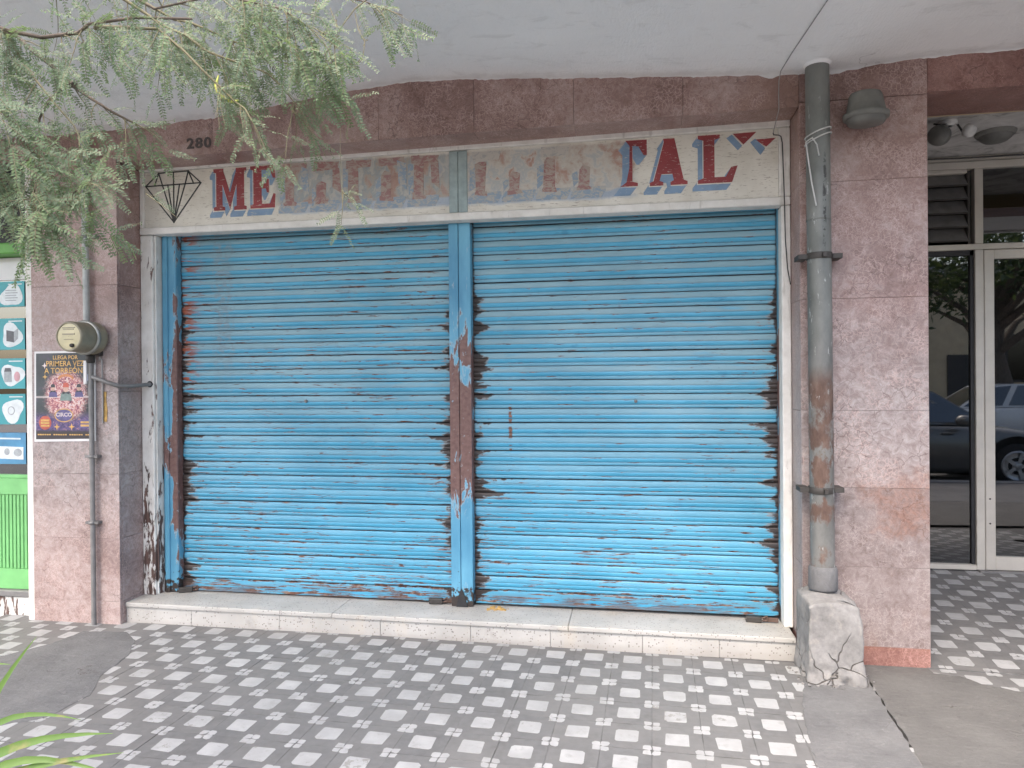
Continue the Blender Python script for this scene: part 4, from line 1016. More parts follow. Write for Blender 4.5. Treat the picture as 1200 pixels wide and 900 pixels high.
# ------------------------------------------------------------------ circus poster
PO = thing('poster', 'dark circus poster with gold lettering pasted on the left pillar', 'poster', (-3.424, F, 1.105))
PZ = F-.0035
MB().prism([(-3.640, 1.105), (-3.212, 1.112), (-3.208, 1.664), (-3.634, 1.662)], PZ-.0012, F-.0030).build('paper', M['paper'], PO)
def pmat(name, c): return plain(name, c, .5, 0, .3, 30, 0)
pd, pg, pp, pr_, pv, pw = pmat('poster dark', (.035, .038, .045)), pmat('poster gold', (.55, .33, .10)), pmat('poster pink', (.50, .22, .25)), pmat('poster red', (.42, .09, .06)), pmat('poster violet', (.10, .085, .20)), pmat('poster pale', (.58, .50, .50))
def poster_art():
    a = N('poster art', .5); p = a.pos; x = a.xyz(p)
    d = a.math('SQRT', a.add(a.mul(a.math('POWER', a.sub(x[0], -3.415), 2), 1.2), a.math('POWER', a.sub(x[2], 1.385), 2)))
    n = a.noise(p, 42, 6, .7, 1.6); m2 = a.noise(p, 26, 5, .65, 2.2)
    crowd = a.ramp(n, [(.34, (.04, .02, .05)), (.42, (.20, .07, .12)), (.48, (.48, .16, .15)), (.54, (.60, .40, .36)), (.60, (.68, .60, .56)), (.68, (.20, .12, .28))])
    back = a.ramp(a.noise(p, 9, 4), [(.3, (.022, .028, .032)), (.6, (.05, .06, .065)), (.75, (.09, .06, .12))])
    c = a.mix(a.step(a.add(d, a.mul(a.sub(m2, .5), .10)), .185, .12), back, crowd)
    low = a.ramp(m2, [(.40, (.045, .035, .10)), (.55, (.12, .08, .20)), (.68, (.38, .20, .14))])
    c = a.mix(a.mul(a.step(x[2], 1.30, 1.24), a.step(d, .14, .17)), c, low)
    c = a.mix(a.step(x[2], 1.185, 1.165), c, (.035, .028, .03))
    fold = a.band(x[2], 1.376, 1.386, .004); c = a.mix(a.mul(fold, .7), c, (.62, .55, .52))
    a.color(c); return a.m
MB().prism([(-3.628, 1.120), (-3.224, 1.126), (-3.221, 1.650), (-3.622, 1.650)], PZ-.0018, PZ-.0012).build('print', poster_art(), PO)
TZ = PZ-.0022
text_mesh('LLEGA POR', .034, pg, (-3.418, TZ, 1.612), PO, 'lettering', .0003, 1.0, bold=.0005)
text_mesh('PRIMERA VEZ', .047, pg, (-3.420, TZ, 1.570), PO, 'lettering', .0003, .95, bold=.0006)
text_mesh('A TORRE\u00d3N', .047, pg, (-3.430, TZ, 1.527), PO, 'lettering', .0003, 1.0, bold=.0006)
def star(cx, cz, r, k=4, q=.35): return [(cx+(r if i % 2 == 0 else r*q)*math.sin(PI*i/k), cz+(r if i % 2 == 0 else r*q)*math.cos(PI*i/k)) for i in range(2*k)]
def oval(cx, cz, a, b, n=18): return [(cx+a*math.cos(2*PI*i/n), cz+b*math.sin(2*PI*i/n)) for i in range(n)]
def pf(name, polys, m, dy):
    b = MB()
    for q in polys: b.prism(q, PZ-.0018-dy, PZ-.0018)
    return b.build(name, m, PO)
arc = [(-3.415+.056*math.cos(t), 1.492+.030*math.sin(t)) for t in [PI*k/10 for k in range(11)]]+[(-3.415+.044*math.cos(t), 1.486+.020*math.sin(t)) for t in [PI*(10-k)/10 for k in range(11)]]
pf('banner', [arc], pmat('poster orange', (.50, .20, .08)), .0004)
for px, pz, sc in ((-3.505, 1.418, .72), (-3.415, 1.410, 1.0), (-3.325, 1.418, .72)):        # three performers: shoulders, face, hair, bow tie
    pf('figure', [[(px-.042*sc, pz-.052*sc), (px+.042*sc, pz-.052*sc), (px+.034*sc, pz-.008*sc), (px+.010*sc, pz+.004*sc), (px-.010*sc, pz+.004*sc), (px-.034*sc, pz-.008*sc)]], pv if sc < 1 else pmat('poster coat', (.16, .22, .20)), .0005)
    pf('figure', [oval(px, pz+.026*sc, .019*sc, .026*sc)], pmat('poster skin', (.52, .33, .26)), .0008)
    pf('figure', [[(px-.021*sc, pz+.030*sc), (px+.021*sc, pz+.030*sc), (px+.018*sc, pz+.054*sc), (px, pz+.060*sc), (px-.018*sc, pz+.054*sc)]], pr_ if sc == 1 else pd, .0010)
    pf('figure', [[(px-.024*sc, pz-.014*sc), (px, pz-.006*sc), (px+.024*sc, pz-.014*sc), (px+.024*sc, pz+.006*sc), (px, pz-.001*sc), (px-.024*sc, pz+.006*sc)]], pd, .0012)
pf('badge', [oval(-3.430, 1.268, .066, .042, 24)], pg, .0005); pf('badge', [oval(-3.430, 1.268, .059, .036, 24)], pv, .0008)
text_mesh('CIRCO', .032, pw, (-3.430, TZ-.0012, 1.262), PO, 'lettering', .0003, 1.15, bold=.001)
pf('badge', [oval(-3.562, 1.222, .043, .043, 24)], pr_, .0005)
for zz, tt in ((1.238, .018), (1.222, .024), (1.204, .018)): pf('lettering', [[(-3.592, zz-tt*.3), (-3.532, zz-tt*.3), (-3.532, zz+tt*.3), (-3.592, zz+tt*.3)]], pg, .0009)
pf('badge', [[(-3.325, 1.190), (-3.228, 1.192), (-3.228, 1.242), (-3.325, 1.240)]], pv, .0005)
for zz in (1.226, 1.206): pf('lettering', [[(-3.315, zz-.006), (-3.245, zz-.006), (-3.245, zz+.006), (-3.315, zz+.006)]], pg, .0009)
for sxx, szz, r in ((-3.562, 1.574, .020), (-3.480, 1.198, .022), (-3.378, 1.198, .022), (-3.560, 1.505, .018)): pf('star', [star(sxx, szz, r)], pg if szz < 1.55 else pw, .0006)
lines = [[(-3.615+.0158*k, 1.146), (-3.615+.0158*k+.0125, 1.146), (-3.615+.0158*k+.0125, 1.1535), (-3.615+.0158*k, 1.1535)] for k in range(24) if k % 7 != 6]
pf('lettering', lines, pg, .0005)
pf('banner', [[(-3.290, 1.498), (-3.262, 1.520), (-3.238, 1.500), (-3.266, 1.478)]], pmat('poster blue', (.25, .28, .40)), .0006)

# ------------------------------------------------------------------ neighbouring shop on the left
NS = thing('neighbour_shop', 'green shop front at the left edge with teal posters in its window', 'shop', (-4.6, 3.95, 0))
bx('trim_post', M['frame_right'], NS, -3.705, -3.659, F+.006, F+.10, -.02, 2.835, .004)
NY = 3.93
kp = MB(); kp.box(-6.2, -3.706, NY, NY+.04, .158, .862).box(-6.2, -3.706, NY-.012, NY-.0005, .76, .862).box(-6.2, -3.706, NY-.012, NY-.0005, .158, .285)
x = -6.19
while x < -3.72: kp.box(x, x+.021, NY-.008, NY-.0005, .288, .757); x += .027
kp.build('kick_panel', M['green'], NS, .002)
bx('base', M['peel_base'], NS, -6.2, -3.706, NY-.03, NY+.15, -.02, .118, .006)
bx('sill', M['conduit_low'], NS, -6.2, -3.706, NY-.045, NY+.15, .1185, .156, .004)
bx('window_pane', M['glass'], NS, -6.2, -3.706, NY+.018, NY+.024, .864, 2.255)
bx('window_rail', M['green'], NS, -6.2, -3.706, NY-.004, NY+.05, .8625, .885, .003)
bx('awning_box', M['dark_green'], NS, -6.2, -3.706, NY-.10, NY+.06, 2.275, 2.345, .008)
bx('shaded_recess', M['black'], NS, -6.2, -3.706, NY+.06, NY+.07, 2.345, 2.84)  # black sheet in place of the shade in the recess above the awning
bx('back_wall', M['inner'], NS, -6.2, -3.706, NY+.45, NY+.5, .0, 2.84)
white_sheet = bx('window_sheet', M['paper'], NS, -4.3, -3.72, NY+.008, NY+.012, 2.13, 2.27)
teal = plain('teal print', (.045, .31, .34), .5, 0, .15, 5, 0); blue_p = plain('blue print', (.07, .24, .40), .5, 0, .2, 12, 0); pale = plain('pale print', (.62, .66, .66), .5, 0, .1, 30, 0)
gtxt = plain('grey print', (.32, .34, .35), .5, 0, .2, 40, 0); dkp = plain('dark print', (.09, .09, .10), .5, 0, .3, 20, 0); redp = plain('rose print', (.50, .28, .30), .5, 0, .2, 20, 0)
def blob(cx, cz, r, ph): return [(cx+r*(1+.14*math.sin(3*t+ph)+.10*math.sin(2*t+ph*2))*math.cos(t), cz+r*.92*(1+.14*math.sin(3*t+ph)+.10*math.sin(2*t+ph*2))*math.sin(t)) for t in [2*PI*k/22 for k in range(22)]]
specs = [((1.957, 2.118), 'teal poster with lines of grey text on a white blob, topmost in the shop window', 'text'),
         ((1.682, 1.882), 'teal poster showing a dark grey box on a white blob in the shop window', 'box'),
         ((1.432, 1.626), 'teal poster showing bottles and a rose canister on a white blob in the shop window', 'bottle'),
         ((1.204, 1.398), 'teal poster showing a small round white plug on a white blob in the shop window', 'plug'),
         ((.950, 1.150), 'blue poster with a pale banner, lowest in the shop window', 'banner')]
for (z0, z1), lab, what in specs:
    t = thing('product_poster', lab, 'poster', (-3.95, NY, z0), 'product posters in the green shop window')
    def pp2(name, polys, m, dy, y=NY+.012):
        b = MB()
        for q in polys: b.prism(q, y-dy, y)
        return b.build(name, m, t)
    pp2('sheet', [[(-4.22, z0), (-3.812, z0+.002), (-3.812, z1+.002), (-4.22, z1)]], teal if what != 'banner' else blue_p, .002)
    zc = (z0+z1)/2-.008; xc = -3.905
    if what != 'banner':
        pp2('blob', [blob(xc, zc, .078, z0*5)], pale, .003)
        pp2('lettering', [[(-3.93, z1-.020), (-3.83, z1-.020), (-3.83, z1-.013), (-3.93, z1-.013)]], pale, .0034)
    if what == 'text': pp2('lettering', [[(xc-.045, zc+.03-.016*k), (xc+(.045 if k % 2 else .035), zc+.03-.016*k), (xc+(.045 if k % 2 else .035), zc+.036-.016*k), (xc-.045, zc+.036-.016*k)] for k in range(5)], gtxt, .004)
    if what == 'box': pp2('picture', [[(xc-.04, zc-.035), (xc+.015, zc-.045), (xc+.015, zc+.025), (xc-.04, zc+.035)]], dkp, .004); pp2('picture', [[(xc+.0155, zc-.045), (xc+.045, zc-.02), (xc+.045, zc+.045), (xc+.0155, zc+.025)]], gtxt, .004)
    if what == 'bottle':
        pp2('picture', [[(xc-.06, zc-.045), (xc-.005, zc-.045), (xc-.005, zc+.02), (xc-.06, zc+.02)]], gtxt, .004); pp2('picture', [[(xc-.06, zc+.021), (xc-.005, zc+.021), (xc-.012, zc+.045), (xc-.053, zc+.045)]], dkp, .004)
        pp2('picture', [oval(xc+.035, zc-.01, .022, .032)], redp, .004)
    if what == 'plug': pp2('picture', [oval(xc-.01, zc, .026, .028)], gtxt, .004); pp2('picture', [oval(xc-.01, zc, .020, .022)], pale, .0046)
    if what == 'banner':
        pp2('banner', [[(-4.2, z0+.04), (-3.83, z0+.03), (-3.83, z0+.11), (-4.2, z0+.12)]], pale, .003)
        pp2('picture', [oval(-3.87, z0+.075, .03, .025), oval(-3.95, z0+.08, .02, .022)], gtxt, .004)
        pp2('lettering', [[(-4.0, z1-.04), (-3.85, z1-.042), (-3.85, z1-.032), (-4.0, z1-.030)]], pale, .0034)

# ------------------------------------------------------------------ tree: overhanging mesquite boughs
TR = thing('mesquite_tree', 'mesquite tree whose feathery green boughs hang over the upper left of the shop front', 'tree', (-3.4, .35, 0))
tb = MB()
tb.tube([(-3.4, .35, -.25), (-3.38, .36, .5), (-3.32, .40, 1.3), (-3.2, .5, 2.1), (-3.05, .6, 2.9)], [.21, .165, .15, .14, .12], 16)
tb.build('trunk', M['bark'], TR, org=(-3.4, .35, 0))
K = (-3.05, .6, 2.85)
BR = {
 'B1': (1.80, [(-1.989, 2.56), (-1.814, 2.498), (-1.774, 2.48), (-1.689, 2.467), (-1.566, 2.468), (-1.505, 2.473), (-1.369, 2.484), (-1.21, 2.479)], .0085),
 'B2': (1.95, [(-1.922, 2.565), (-1.842, 2.502), (-1.764, 2.442), (-1.722, 2.391), (-1.677, 2.361), (-1.633, 2.334), (-1.559, 2.286), (-1.501, 2.256)], .0075),
 'B3': (1.97, [(-1.745, 2.42), (-1.801, 2.347), (-1.83, 2.291), (-1.862, 2.225), (-1.878, 2.144)], .0055),
 'B4': (1.80, [(-1.769, 2.422), (-1.687, 2.334), (-1.624, 2.262), (-1.585, 2.203), (-1.55, 2.139)], .0045),
 'B5': (2.10, [(-1.473, 2.651), (-1.397, 2.621), (-1.316, 2.581), (-1.218, 2.539), (-1.141, 2.508), (-1.078, 2.462), (-1.023, 2.452)], .0045),
 'B6': (2.00, [(-1.433, 2.575), (-1.345, 2.527), (-1.271, 2.468), (-1.186, 2.44), (-1.107, 2.408), (-1.071, 2.384), (-1.027, 2.342), (-1.005, 2.307), (-1.012, 2.222)], .0045),
 'B7': (1.90, [(-1.389, 2.516), (-1.279, 2.423), (-1.219, 2.361), (-1.173, 2.313), (-1.138, 2.278), (-1.088, 2.242), (-1.059, 2.185), (-1.033, 2.103)], .0045),
 'B8': (2.00, [(-.735, 2.619), (-.797, 2.554), (-.849, 2.488), (-.909, 2.427)], .003),
 'B9': (2.10, [(-1.084, 2.695), (-.912, 2.662), (-.80, 2.627), (-.69, 2.59)], .004),
 'B10': (1.70, [(-1.797, 2.312), (-1.716, 2.235), (-1.662, 2.161), (-1.623, 2.076), (-1.597, 1.97)], .005),
 'B11': (1.75, [(-1.881, 2.12), (-1.797, 2.066), (-1.686, 1.999), (-1.576, 1.969), (-1.495, 2.013)], .005),
 'B12': (1.90, [(-1.388, 2.567), (-1.168, 2.575), (-.981, 2.528), (-.904, 2.472)], .005)}
rnd = random.Random(11)
branch_pts = {}
for k, (y, pts, r) in BR.items():
    p3 = [Vector((x, y+.02*math.sin(i*1.7+len(k)), z)) for i, (x, z) in enumerate(pts)]
    branch_pts[k] = p3
    lead = {'B1': [K, (-2.5, 1.35, 2.74)], 'B10': [K, (-2.35, 1.3, 2.55)], 'B11': [(-3.2, .5, 2.1), (-2.4, 1.35, 2.25)], 'B12': [K, (-2.4, 1.5, 2.95), (-1.75, 1.8, 2.78)], 'B9': [K, (-2.2, 1.7, 3.1), (-1.5, 2.05, 2.86)], 'B8': [(-1.5, 2.05, 2.86), (-.9, 2.05, 2.80)], 'B5': [(-1.75, 1.8, 2.78)], 'B6': [(-1.75, 1.8, 2.78)], 'B7': [(-1.505, 1.8, 2.473)], 'B3': [(-1.70, 1.95, 2.385)], 'B4': [(-1.79, 1.8, 2.485)], 'B2': [(-1.985, 1.82, 2.558)]}.get(k, [])
    full = [Vector(q) for q in lead]+p3; n = len(full)
    rs = [lerp(max(r*1.5, r+.008*len(lead)*.5) if i < len(lead) else r, r*.4, i/(n-1)) for i in range(n)]
    b = MB(); b.tube(full, rs, 8)
    b.build('branch', M['bark'] if k in ('B1', 'B2', 'B3', 'B10', 'B11', 'B12', 'B9') else M['twig'], TR)
MB().tube([(-1.193, 1.92, 2.362), (-1.202, 1.92, 2.333), (-1.196, 1.92, 2.315), (-1.182, 1.92, 2.298), (-1.161, 1.92, 2.285), (-1.145, 1.92, 2.281), (-1.129, 1.92, 2.283)], [.002, .0055, .006, .006, .0055, .005, .0015], 8).build('seed_pod', M['pod'], TR)
# one pinna (feather) along +x, leaflets in pairs
def pinna_mesh(seed):
    rd = random.Random(seed); b = MB(); L = .088; n = rd.choice((11, 12, 13, 14)); curve = rd.uniform(-.25, .35); sag = rd.uniform(.1, .9)
    def at(t): return Vector((L*t, curve*L*t*t*.5, -sag*L*t*t*.35))
    for i in range(7):
        a, c = at(i/7), at((i+1)/7); w = .0007
        b.add([a+Vector((0, -w, 0)), a+Vector((0, w, 0)), c+Vector((0, w, 0)), c+Vector((0, -w, 0))], [(0, 1, 2, 3)], 1)
    for i in range(n):
        t = .08+.92*i/(n-1); o = at(t); ll = .0155*(1-.45*abs(t-.45)**1.4*2)*rd.uniform(.85, 1.1); ww = .0028
        for sgn in (-1, 1):
            if rd.random() < .05: continue
            ang = math.radians(rd.uniform(58, 74)); dr = Vector((math.cos(ang), sgn*math.sin(ang), rd.uniform(-.35, .15))).normalized(); sd = Vector((-dr.y, dr.x, rd.uniform(-.5, .5))).normalized()
            b.add([o, o+dr*ll*.45+sd*ww, o+dr*ll, o+dr*ll*.45-sd*ww], [(0, 1, 2, 3)], 0)
    return b
PIN = [pinna_mesh(k) for k in range(8)]
PME = [p.mesh('leaf', [M['leaf'] if i % 3 else M['leaf2'], M['twig']], (0, 0, 0), fix=False) for i, p in enumerate(PIN)]
placed = []                                          # (matrix, variant)
twigs = MB()
def frame(d, up):
    d = d.normalized(); y = up.cross(d)
    y = y.normalized() if y.length > 1e-4 else d.orthogonal().normalized()
    z = d.cross(y); return Matrix((d, y, z)).transposed()
def put_pinna(p, d, scale):
    up = Vector((rnd.gauss(0, .4), rnd.gauss(-.75, .45), .6)).normalized()
    if -1.38 < p.x < -1.12 and p.z < 2.27: return          # a gap in the foliage
    m = frame(d, up).to_4x4(); m = Matrix.Translation(p) @ m @ Matrix.Scale(scale, 4)
    placed.append((m, rnd.randrange(8)))
def leaf(p, d, sc=1.0):
    """a compound leaf: short stalk with two or four feathers"""
    d = d.normalized(); q = p+d*.018*sc; twigs.tube([p, q], .0008, 4, 0, False)
    for sgn in (-1, 1):
        side = d.cross(Vector((rnd.gauss(0, .4), -1, rnd.gauss(0, .4)))).normalized()*sgn
        dd = (d*rnd.uniform(.5, .95)+side*rnd.uniform(.35, .8)+Vector((0, 0, -rnd.uniform(.15, .6)))).normalized()
        put_pinna(q, dd, sc*rnd.uniform(.8, 1.25))
def twig(p0, d, length, droop, dens=.030, sc=1.0, bare=.15):
    d = d.normalized(); p = Vector(p0); pts = [p.copy()]; nseg = max(3, int(length/.035)); st = length/nseg
    for i in range(nseg):
        d = (d+Vector((rnd.gauss(0, .10), rnd.gauss(0, .10), -droop*st*6+rnd.gauss(0, .06)))).normalized(); p = p+d*st; pts.append(p.copy())
    twigs.tube(pts, [lerp(.0021, .0008, i/nseg) for i in range(nseg+1)], 5, 0, False)
    s_ = length*bare; side = 1
    while s_ < length:
        i = min(nseg-1, int(s_/st)); q = pts[i].lerp(pts[i+1], s_/st-i); t = (pts[i+1]-pts[i]).normalized()
        lat = t.cross(Vector((rnd.gauss(0, .5), 1, rnd.gauss(0, .5)))).normalized()*side; side *= -1
        leaf(q, t*.5+lat+Vector((0, 0, -.25)), sc*rnd.uniform(.8, 1.1)); s_ += dens*rnd.uniform(1.25, 2.5)
    leaf(pts[-1], d, sc)
def along(k, a, b, n, ln, droop, dens=.03, sc=1.0, down=.6):
    pts = branch_pts[k]
    for _ in range(n):
        t = rnd.uniform(a, b)*(len(pts)-1); i = min(len(pts)-2, int(t)); q = pts[i].lerp(pts[i+1], t-i); tg = (pts[i+1]-pts[i]).normalized()
        d = tg*rnd.uniform(.2, 1)+Vector((rnd.gauss(0, .5), rnd.gauss(0, .45), rnd.gauss(-down, .45)))
        twig(q, d, rnd.uniform(*ln), droop, dens, sc)
along('B1', 0, .35, 11, (.08, .20), .5)
along('B1', .45, 1, 10, (.07, .17), .5)
along('B12', 0, 1, 18, (.08, .19), .5, .028)
along('B5', 0, .6, 10, (.07, .16), .6)
along('B5', .8, 1, 3, (.05, .09), .6)
along('B6', 0, .45, 9, (.08, .16), .6)
along('B7', 0, .45, 9, (.07, .15), .6)
along('B7', .6, 1, 3, (.05, .09), .8, .045, .8)
along('B6', .75, 1, 3, (.05, .09), 1.0, .04, .9)
along('B8', .7, 1, 4, (.08, .13), .9, .032, .95)
along('B9', .3, 1, 6, (.05, .10), .7, .035)
along('B2', .0, .5, 5, (.06, .13), .6)
along('B2', .75, 1, 6, (.06, .13), .7, .035)
along('B3', .3, 1, 6, (.07, .14), .6)
along('B4', .2, 1, 5, (.07, .14), .6)
along('B10', 0, 1, 20, (.09, .20), .6, .028, 1.05)
along('B11', 0, 1, 18, (.08, .17), .5, .028, 1.05, .3)
# boughs above the frame from which more foliage hangs into the top of the picture
for x in [-1.75, -1.6, -1.5, -1.38, -1.25, -1.15, -1.05, -.98]:
    for _ in range(2): twig((x+rnd.uniform(-.06, .06), rnd.uniform(1.85, 2.1), 2.70+rnd.uniform(-.03, .06)), Vector((rnd.gauss(0, .4), rnd.gauss(0, .3), -1)), rnd.uniform(.12, .26), .4, .028)
twig((-1.012, 2.0, 2.225), Vector((-.15, 0, -1)), .10, .5, .032, 1.0)
twig((-1.00, 2.0, 2.30), Vector((.9, 0, -.6)), .12, .6, .05, .7)
twig((-.915, 2.0, 2.43), Vector((-.1, 0, -1)), .15, .4, .028, .95)
twig((-.90, 2.02, 2.44), Vector((.55, 0, -1)), .16, .4, .034, .95)
twig((-1.59, 1.72, 1.98), Vector((.6, 0, -1)), .14, .5, .04, .9)
twig((-1.42, 1.9, 2.02), Vector((1, .1, -.5)), .12, .6, .05, .8)
twigs.tube([(-.845, 2.0, 2.30), (-.850, 2.0, 2.15), (-.845, 2.0, 2.02)], .0007, 4, 0, False)
twig((-.845, 2.0, 2.03), Vector((-.1, 0, -1)), .09, .4, .022, .75, .05)
twig((-.845, 2.0, 2.02), Vector((.6, 0, -.5)), .05, .4, .03, .7, .3)
# tendrils: nearly bare curling shoots on the right
tn = MB(); tn.tube([(-.80, 2.0, 2.55), (-.79, 2.0, 2.50), (-.77, 2.0, 2.46), (-.775, 2.0, 2.42), (-.80, 2.0, 2.395), (-.825, 2.0, 2.40), (-.835, 2.0, 2.43)], .0016, 5)
tn.tube([(-.90, 2.05, 2.60), (-.885, 2.05, 2.56), (-.87, 2.05, 2.53)], .0016, 5)
for p in [(-.79, 2.0, 2.50), (-.77, 2.0, 2.46), (-.78, 2.0, 2.41), (-.81, 2.0, 2.395), (-.833, 2.0, 2.42), (-.88, 2.05, 2.55)]:
    for _ in range(4):
        a = rnd.uniform(0, 2*PI); tn.add([p, (p[0]+.009*math.cos(a)+.002, p[1], p[2]+.009*math.sin(a)), (p[0]+.014*math.cos(a), p[1]-.002, p[2]+.014*math.sin(a)), (p[0]+.009*math.cos(a)-.002, p[1], p[2]+.009*math.sin(a))], [(0, 1, 2, 3)])
tn.build('tendril', M['twig'], TR, fix=False)
kind(twigs.build('twigs', M['twig'], TR, fix=False), 'stuff')
# the 300 feathers that show largest are objects, the others one mesh
cmw = cam_o.matrix_world.inverted()
def score(m):
    q = cmw @ m.translation
    if q.z > -.1: return 0
    u, w = q.x/-q.z, q.y/-q.z
    return m.median_scale/-q.z if abs(u) < .72 and abs(w) < .545 else 0
placed.sort(key=lambda e: -score(e[0]))
for m, v in placed[:300]:
    o = bpy.data.objects.new('leaf', PME[v]); COL.objects.link(o); o.parent = TR; m2 = m.copy(); m2.translation -= WL[TR.name]; o.matrix_local = m2
rest = MB()
for m, v in placed[300:]:
    src = PIN[v]; rest.add([m @ p for p in src.v], src.f); rest.mi[-len(src.f):] = src.mi
if rest.v: kind(rest.build('foliage', [M['leaf2'], M['twig']], TR, fix=False), 'stuff')
print('pinnae', len(placed))
def crown(parent, blobs, n, mat, size, seed, name='crown'):
    rd = random.Random(seed); b = MB(); tot = sum(r[0]*r[1]*r[2] for _, r in blobs)
    for c, r in blobs:
        k = int(n*r[0]*r[1]*r[2]/tot); cl = [(rd.gauss(0, .45), rd.gauss(0, .45), rd.gauss(0, .45)) for _ in range(max(4, k//90))]
        for i in range(k):
            q = rd.choice(cl); p = Vector((c[0]+r[0]*(q[0]+rd.gauss(0, .16)), c[1]+r[1]*(q[1]+rd.gauss(0, .16)), c[2]+r[2]*(q[2]+rd.gauss(0, .16))))
            d = Vector((rd.gauss(0, 1), rd.gauss(0, 1), rd.gauss(-.3, .7))).normalized(); s_ = d.cross(Vector((rd.gauss(0, 1), rd.gauss(0, 1), rd.gauss(0, 1)))).normalized()
            L = size*rd.uniform(.6, 1.3); w = L*.17
            b.add([p, p+d*L*.5+s_*w, p+d*L, p+d*L*.5-s_*w], [(0, 1, 2, 3)])
    return kind(b.build(name, mat, parent, fix=False), 'stuff')
crown(TR, [((-3.0, -.2, 4.6), (1.7, 1.5, 1.1)), ((-1.6, -.4, 4.7), (1.3, 1.3, .8)), ((-4.3, .2, 4.5), (1.3, 1.3, .9))], 11000, M['leaf_far'], .10, 3)
lm = MB()
for e in ((-4.2, .3, 4.4), (-3.1, -.4, 4.9), (-2.0, -.3, 4.6), (-1.4, -.6, 4.9), (-3.6, .9, 4.6)):
    lm.tube([K, ((K[0]+e[0])/2+.1, (K[1]+e[1])/2, (K[2]+e[2])/2+.25), e], [.085, .05, .015], 9)
lm.build('limb', M['bark'], TR)
# trees over the road, seen in the door glass
def far_tree(x, y, h, label, seed):
    t = thing('street_tree', label, 'tree', (x, y, 0), 'trees across the street'); rd = random.Random(seed); b = MB()
    b.tube([(x, y, -.3), (x+.1, y, 1.2), (x-.15, y, 2.2), (x+.1, y, h*.6)], [.30, .24, .22, .15], 12); b.build('trunk', M['bark'], t)
    lb = MB()
    for k in range(11):
        a = rd.uniform(0, 2*PI); r = rd.uniform(1.2, 3.0); z0 = rd.uniform(1.9, 3.0)
        lb.tube([(x-.1, y, z0), (x+r*.45*math.cos(a), y+r*.45*math.sin(a), z0+.9), (x+r*math.cos(a), y+r*math.sin(a), z0+rd.uniform(.9, 2.2))], [.12, .07, .02], 7)
    lb.build('limb', M['bark'], t)
    crown(t, [((x, y, h*.75), (2.6, 2.2, 1.5)), ((x+1.6, y+.4, h*.62), (1.7, 1.6, 1.1)), ((x-1.7, y, h*.62), (1.7, 1.6, 1.1))], 7000, M['leaf_far'], .22, seed)
far_tree(9.0, -8.6, 6.2, 'dark leafy street tree reflected in the glass of the entrance door', 21)
far_tree(5.2, -10.6, 6.6, 'bushy street tree reflected in the narrow pane beside the column', 22)
far_tree(-4.5, -10.4, 6.4, 'leafy street tree across the road behind the viewer', 23)

# ------------------------------------------------------------------ long-leaved plant at the lower left
PLT = thing('leafy_plant', 'plant with long narrow bright green leaves at the lower left corner', 'plant', (-1.62, 1.42, 0))
def blade(pts, w, seed):
    rd = random.Random(seed); pts = [Vector(p) for p in pts]; n = 14; cv = []
    for i in range(n+1):
        t = i/n; p = None                              # quadratic/cubic Bezier by de Casteljau
        q = pts[:]
        while len(q) > 1: q = [a.lerp(b, t) for a, b in zip(q, q[1:])]
        cv.append(q[0])
    b = MB(); vs = []
    for i, p in enumerate(cv):
        d = (cv[min(n, i+1)]-cv[max(0, i-1)]).normalized(); s_ = d.cross(Vector((.15, -1, .55))).normalized(); nn = s_.cross(d)
        ww = w*(.35+.65*min(1, i/n*2.2))*(1-max(0, (i/n-.55)/.45)**1.6)+.0004
        vs += [p-s_*ww+nn*ww*.35, p, p+s_*ww+nn*ww*.35]
    fs = []
    for i in range(n): fs += [(i*3, i*3+1, i*3+4, i*3+3), (i*3+1, i*3+2, i*3+5, i*3+4)]
    b.add(vs, fs, 0, True); return b.build('leaf', M['blade'], PLT, fix=False)
R0 = (-1.62, 1.42, .02)
blade([R0, (-1.66, 1.43, .45), (-1.56, 1.48, .68), (-1.427, 1.50, .842)], .011, 1)
blade([R0, (-1.66, 1.42, .50), (-1.62, 1.48, .66), (-1.48, 1.5, .672), (-1.307, 1.5, .648)], .008, 2)
blade([R0, (-1.72, 1.40, .40), (-1.64, 1.45, .58), (-1.45, 1.5, .605), (-1.222, 1.5, .622)], .012, 3)
blade([R0, (-1.70, 1.38, .42), (-1.62, 1.42, .50), (-1.45, 1.45, .560), (-1.178, 1.48, .590)], .011, 4)
blade([R0, (-1.62, 1.36, .40), (-1.56, 1.42, .62), (-1.42, 1.46, .598), (-1.200, 1.48, .535)], .010, 5)
blade([R0, (-1.68, 1.35, .40), (-1.66, 1.38, .56), (-1.5, 1.42, .56), (-1.28, 1.45, .525)], .012, 6)
blade([R0, (-1.75, 1.40, .45), (-1.75, 1.48, .72), (-1.66, 1.5, .78), (-1.50, 1.5, .770)], .010, 7)
blade([R0, (-1.85, 1.35, .40), (-1.95, 1.40, .60), (-2.1, 1.4, .62)], .012, 8)
blade([R0, (-1.72, 1.25, .45), (-1.75, 1.1, .62), (-1.8, .95, .55)], .012, 9)
blade([R0, (-1.60, 1.40, .30), (-1.50, 1.42, .48), (-1.34, 1.45, .500)], .011, 10)

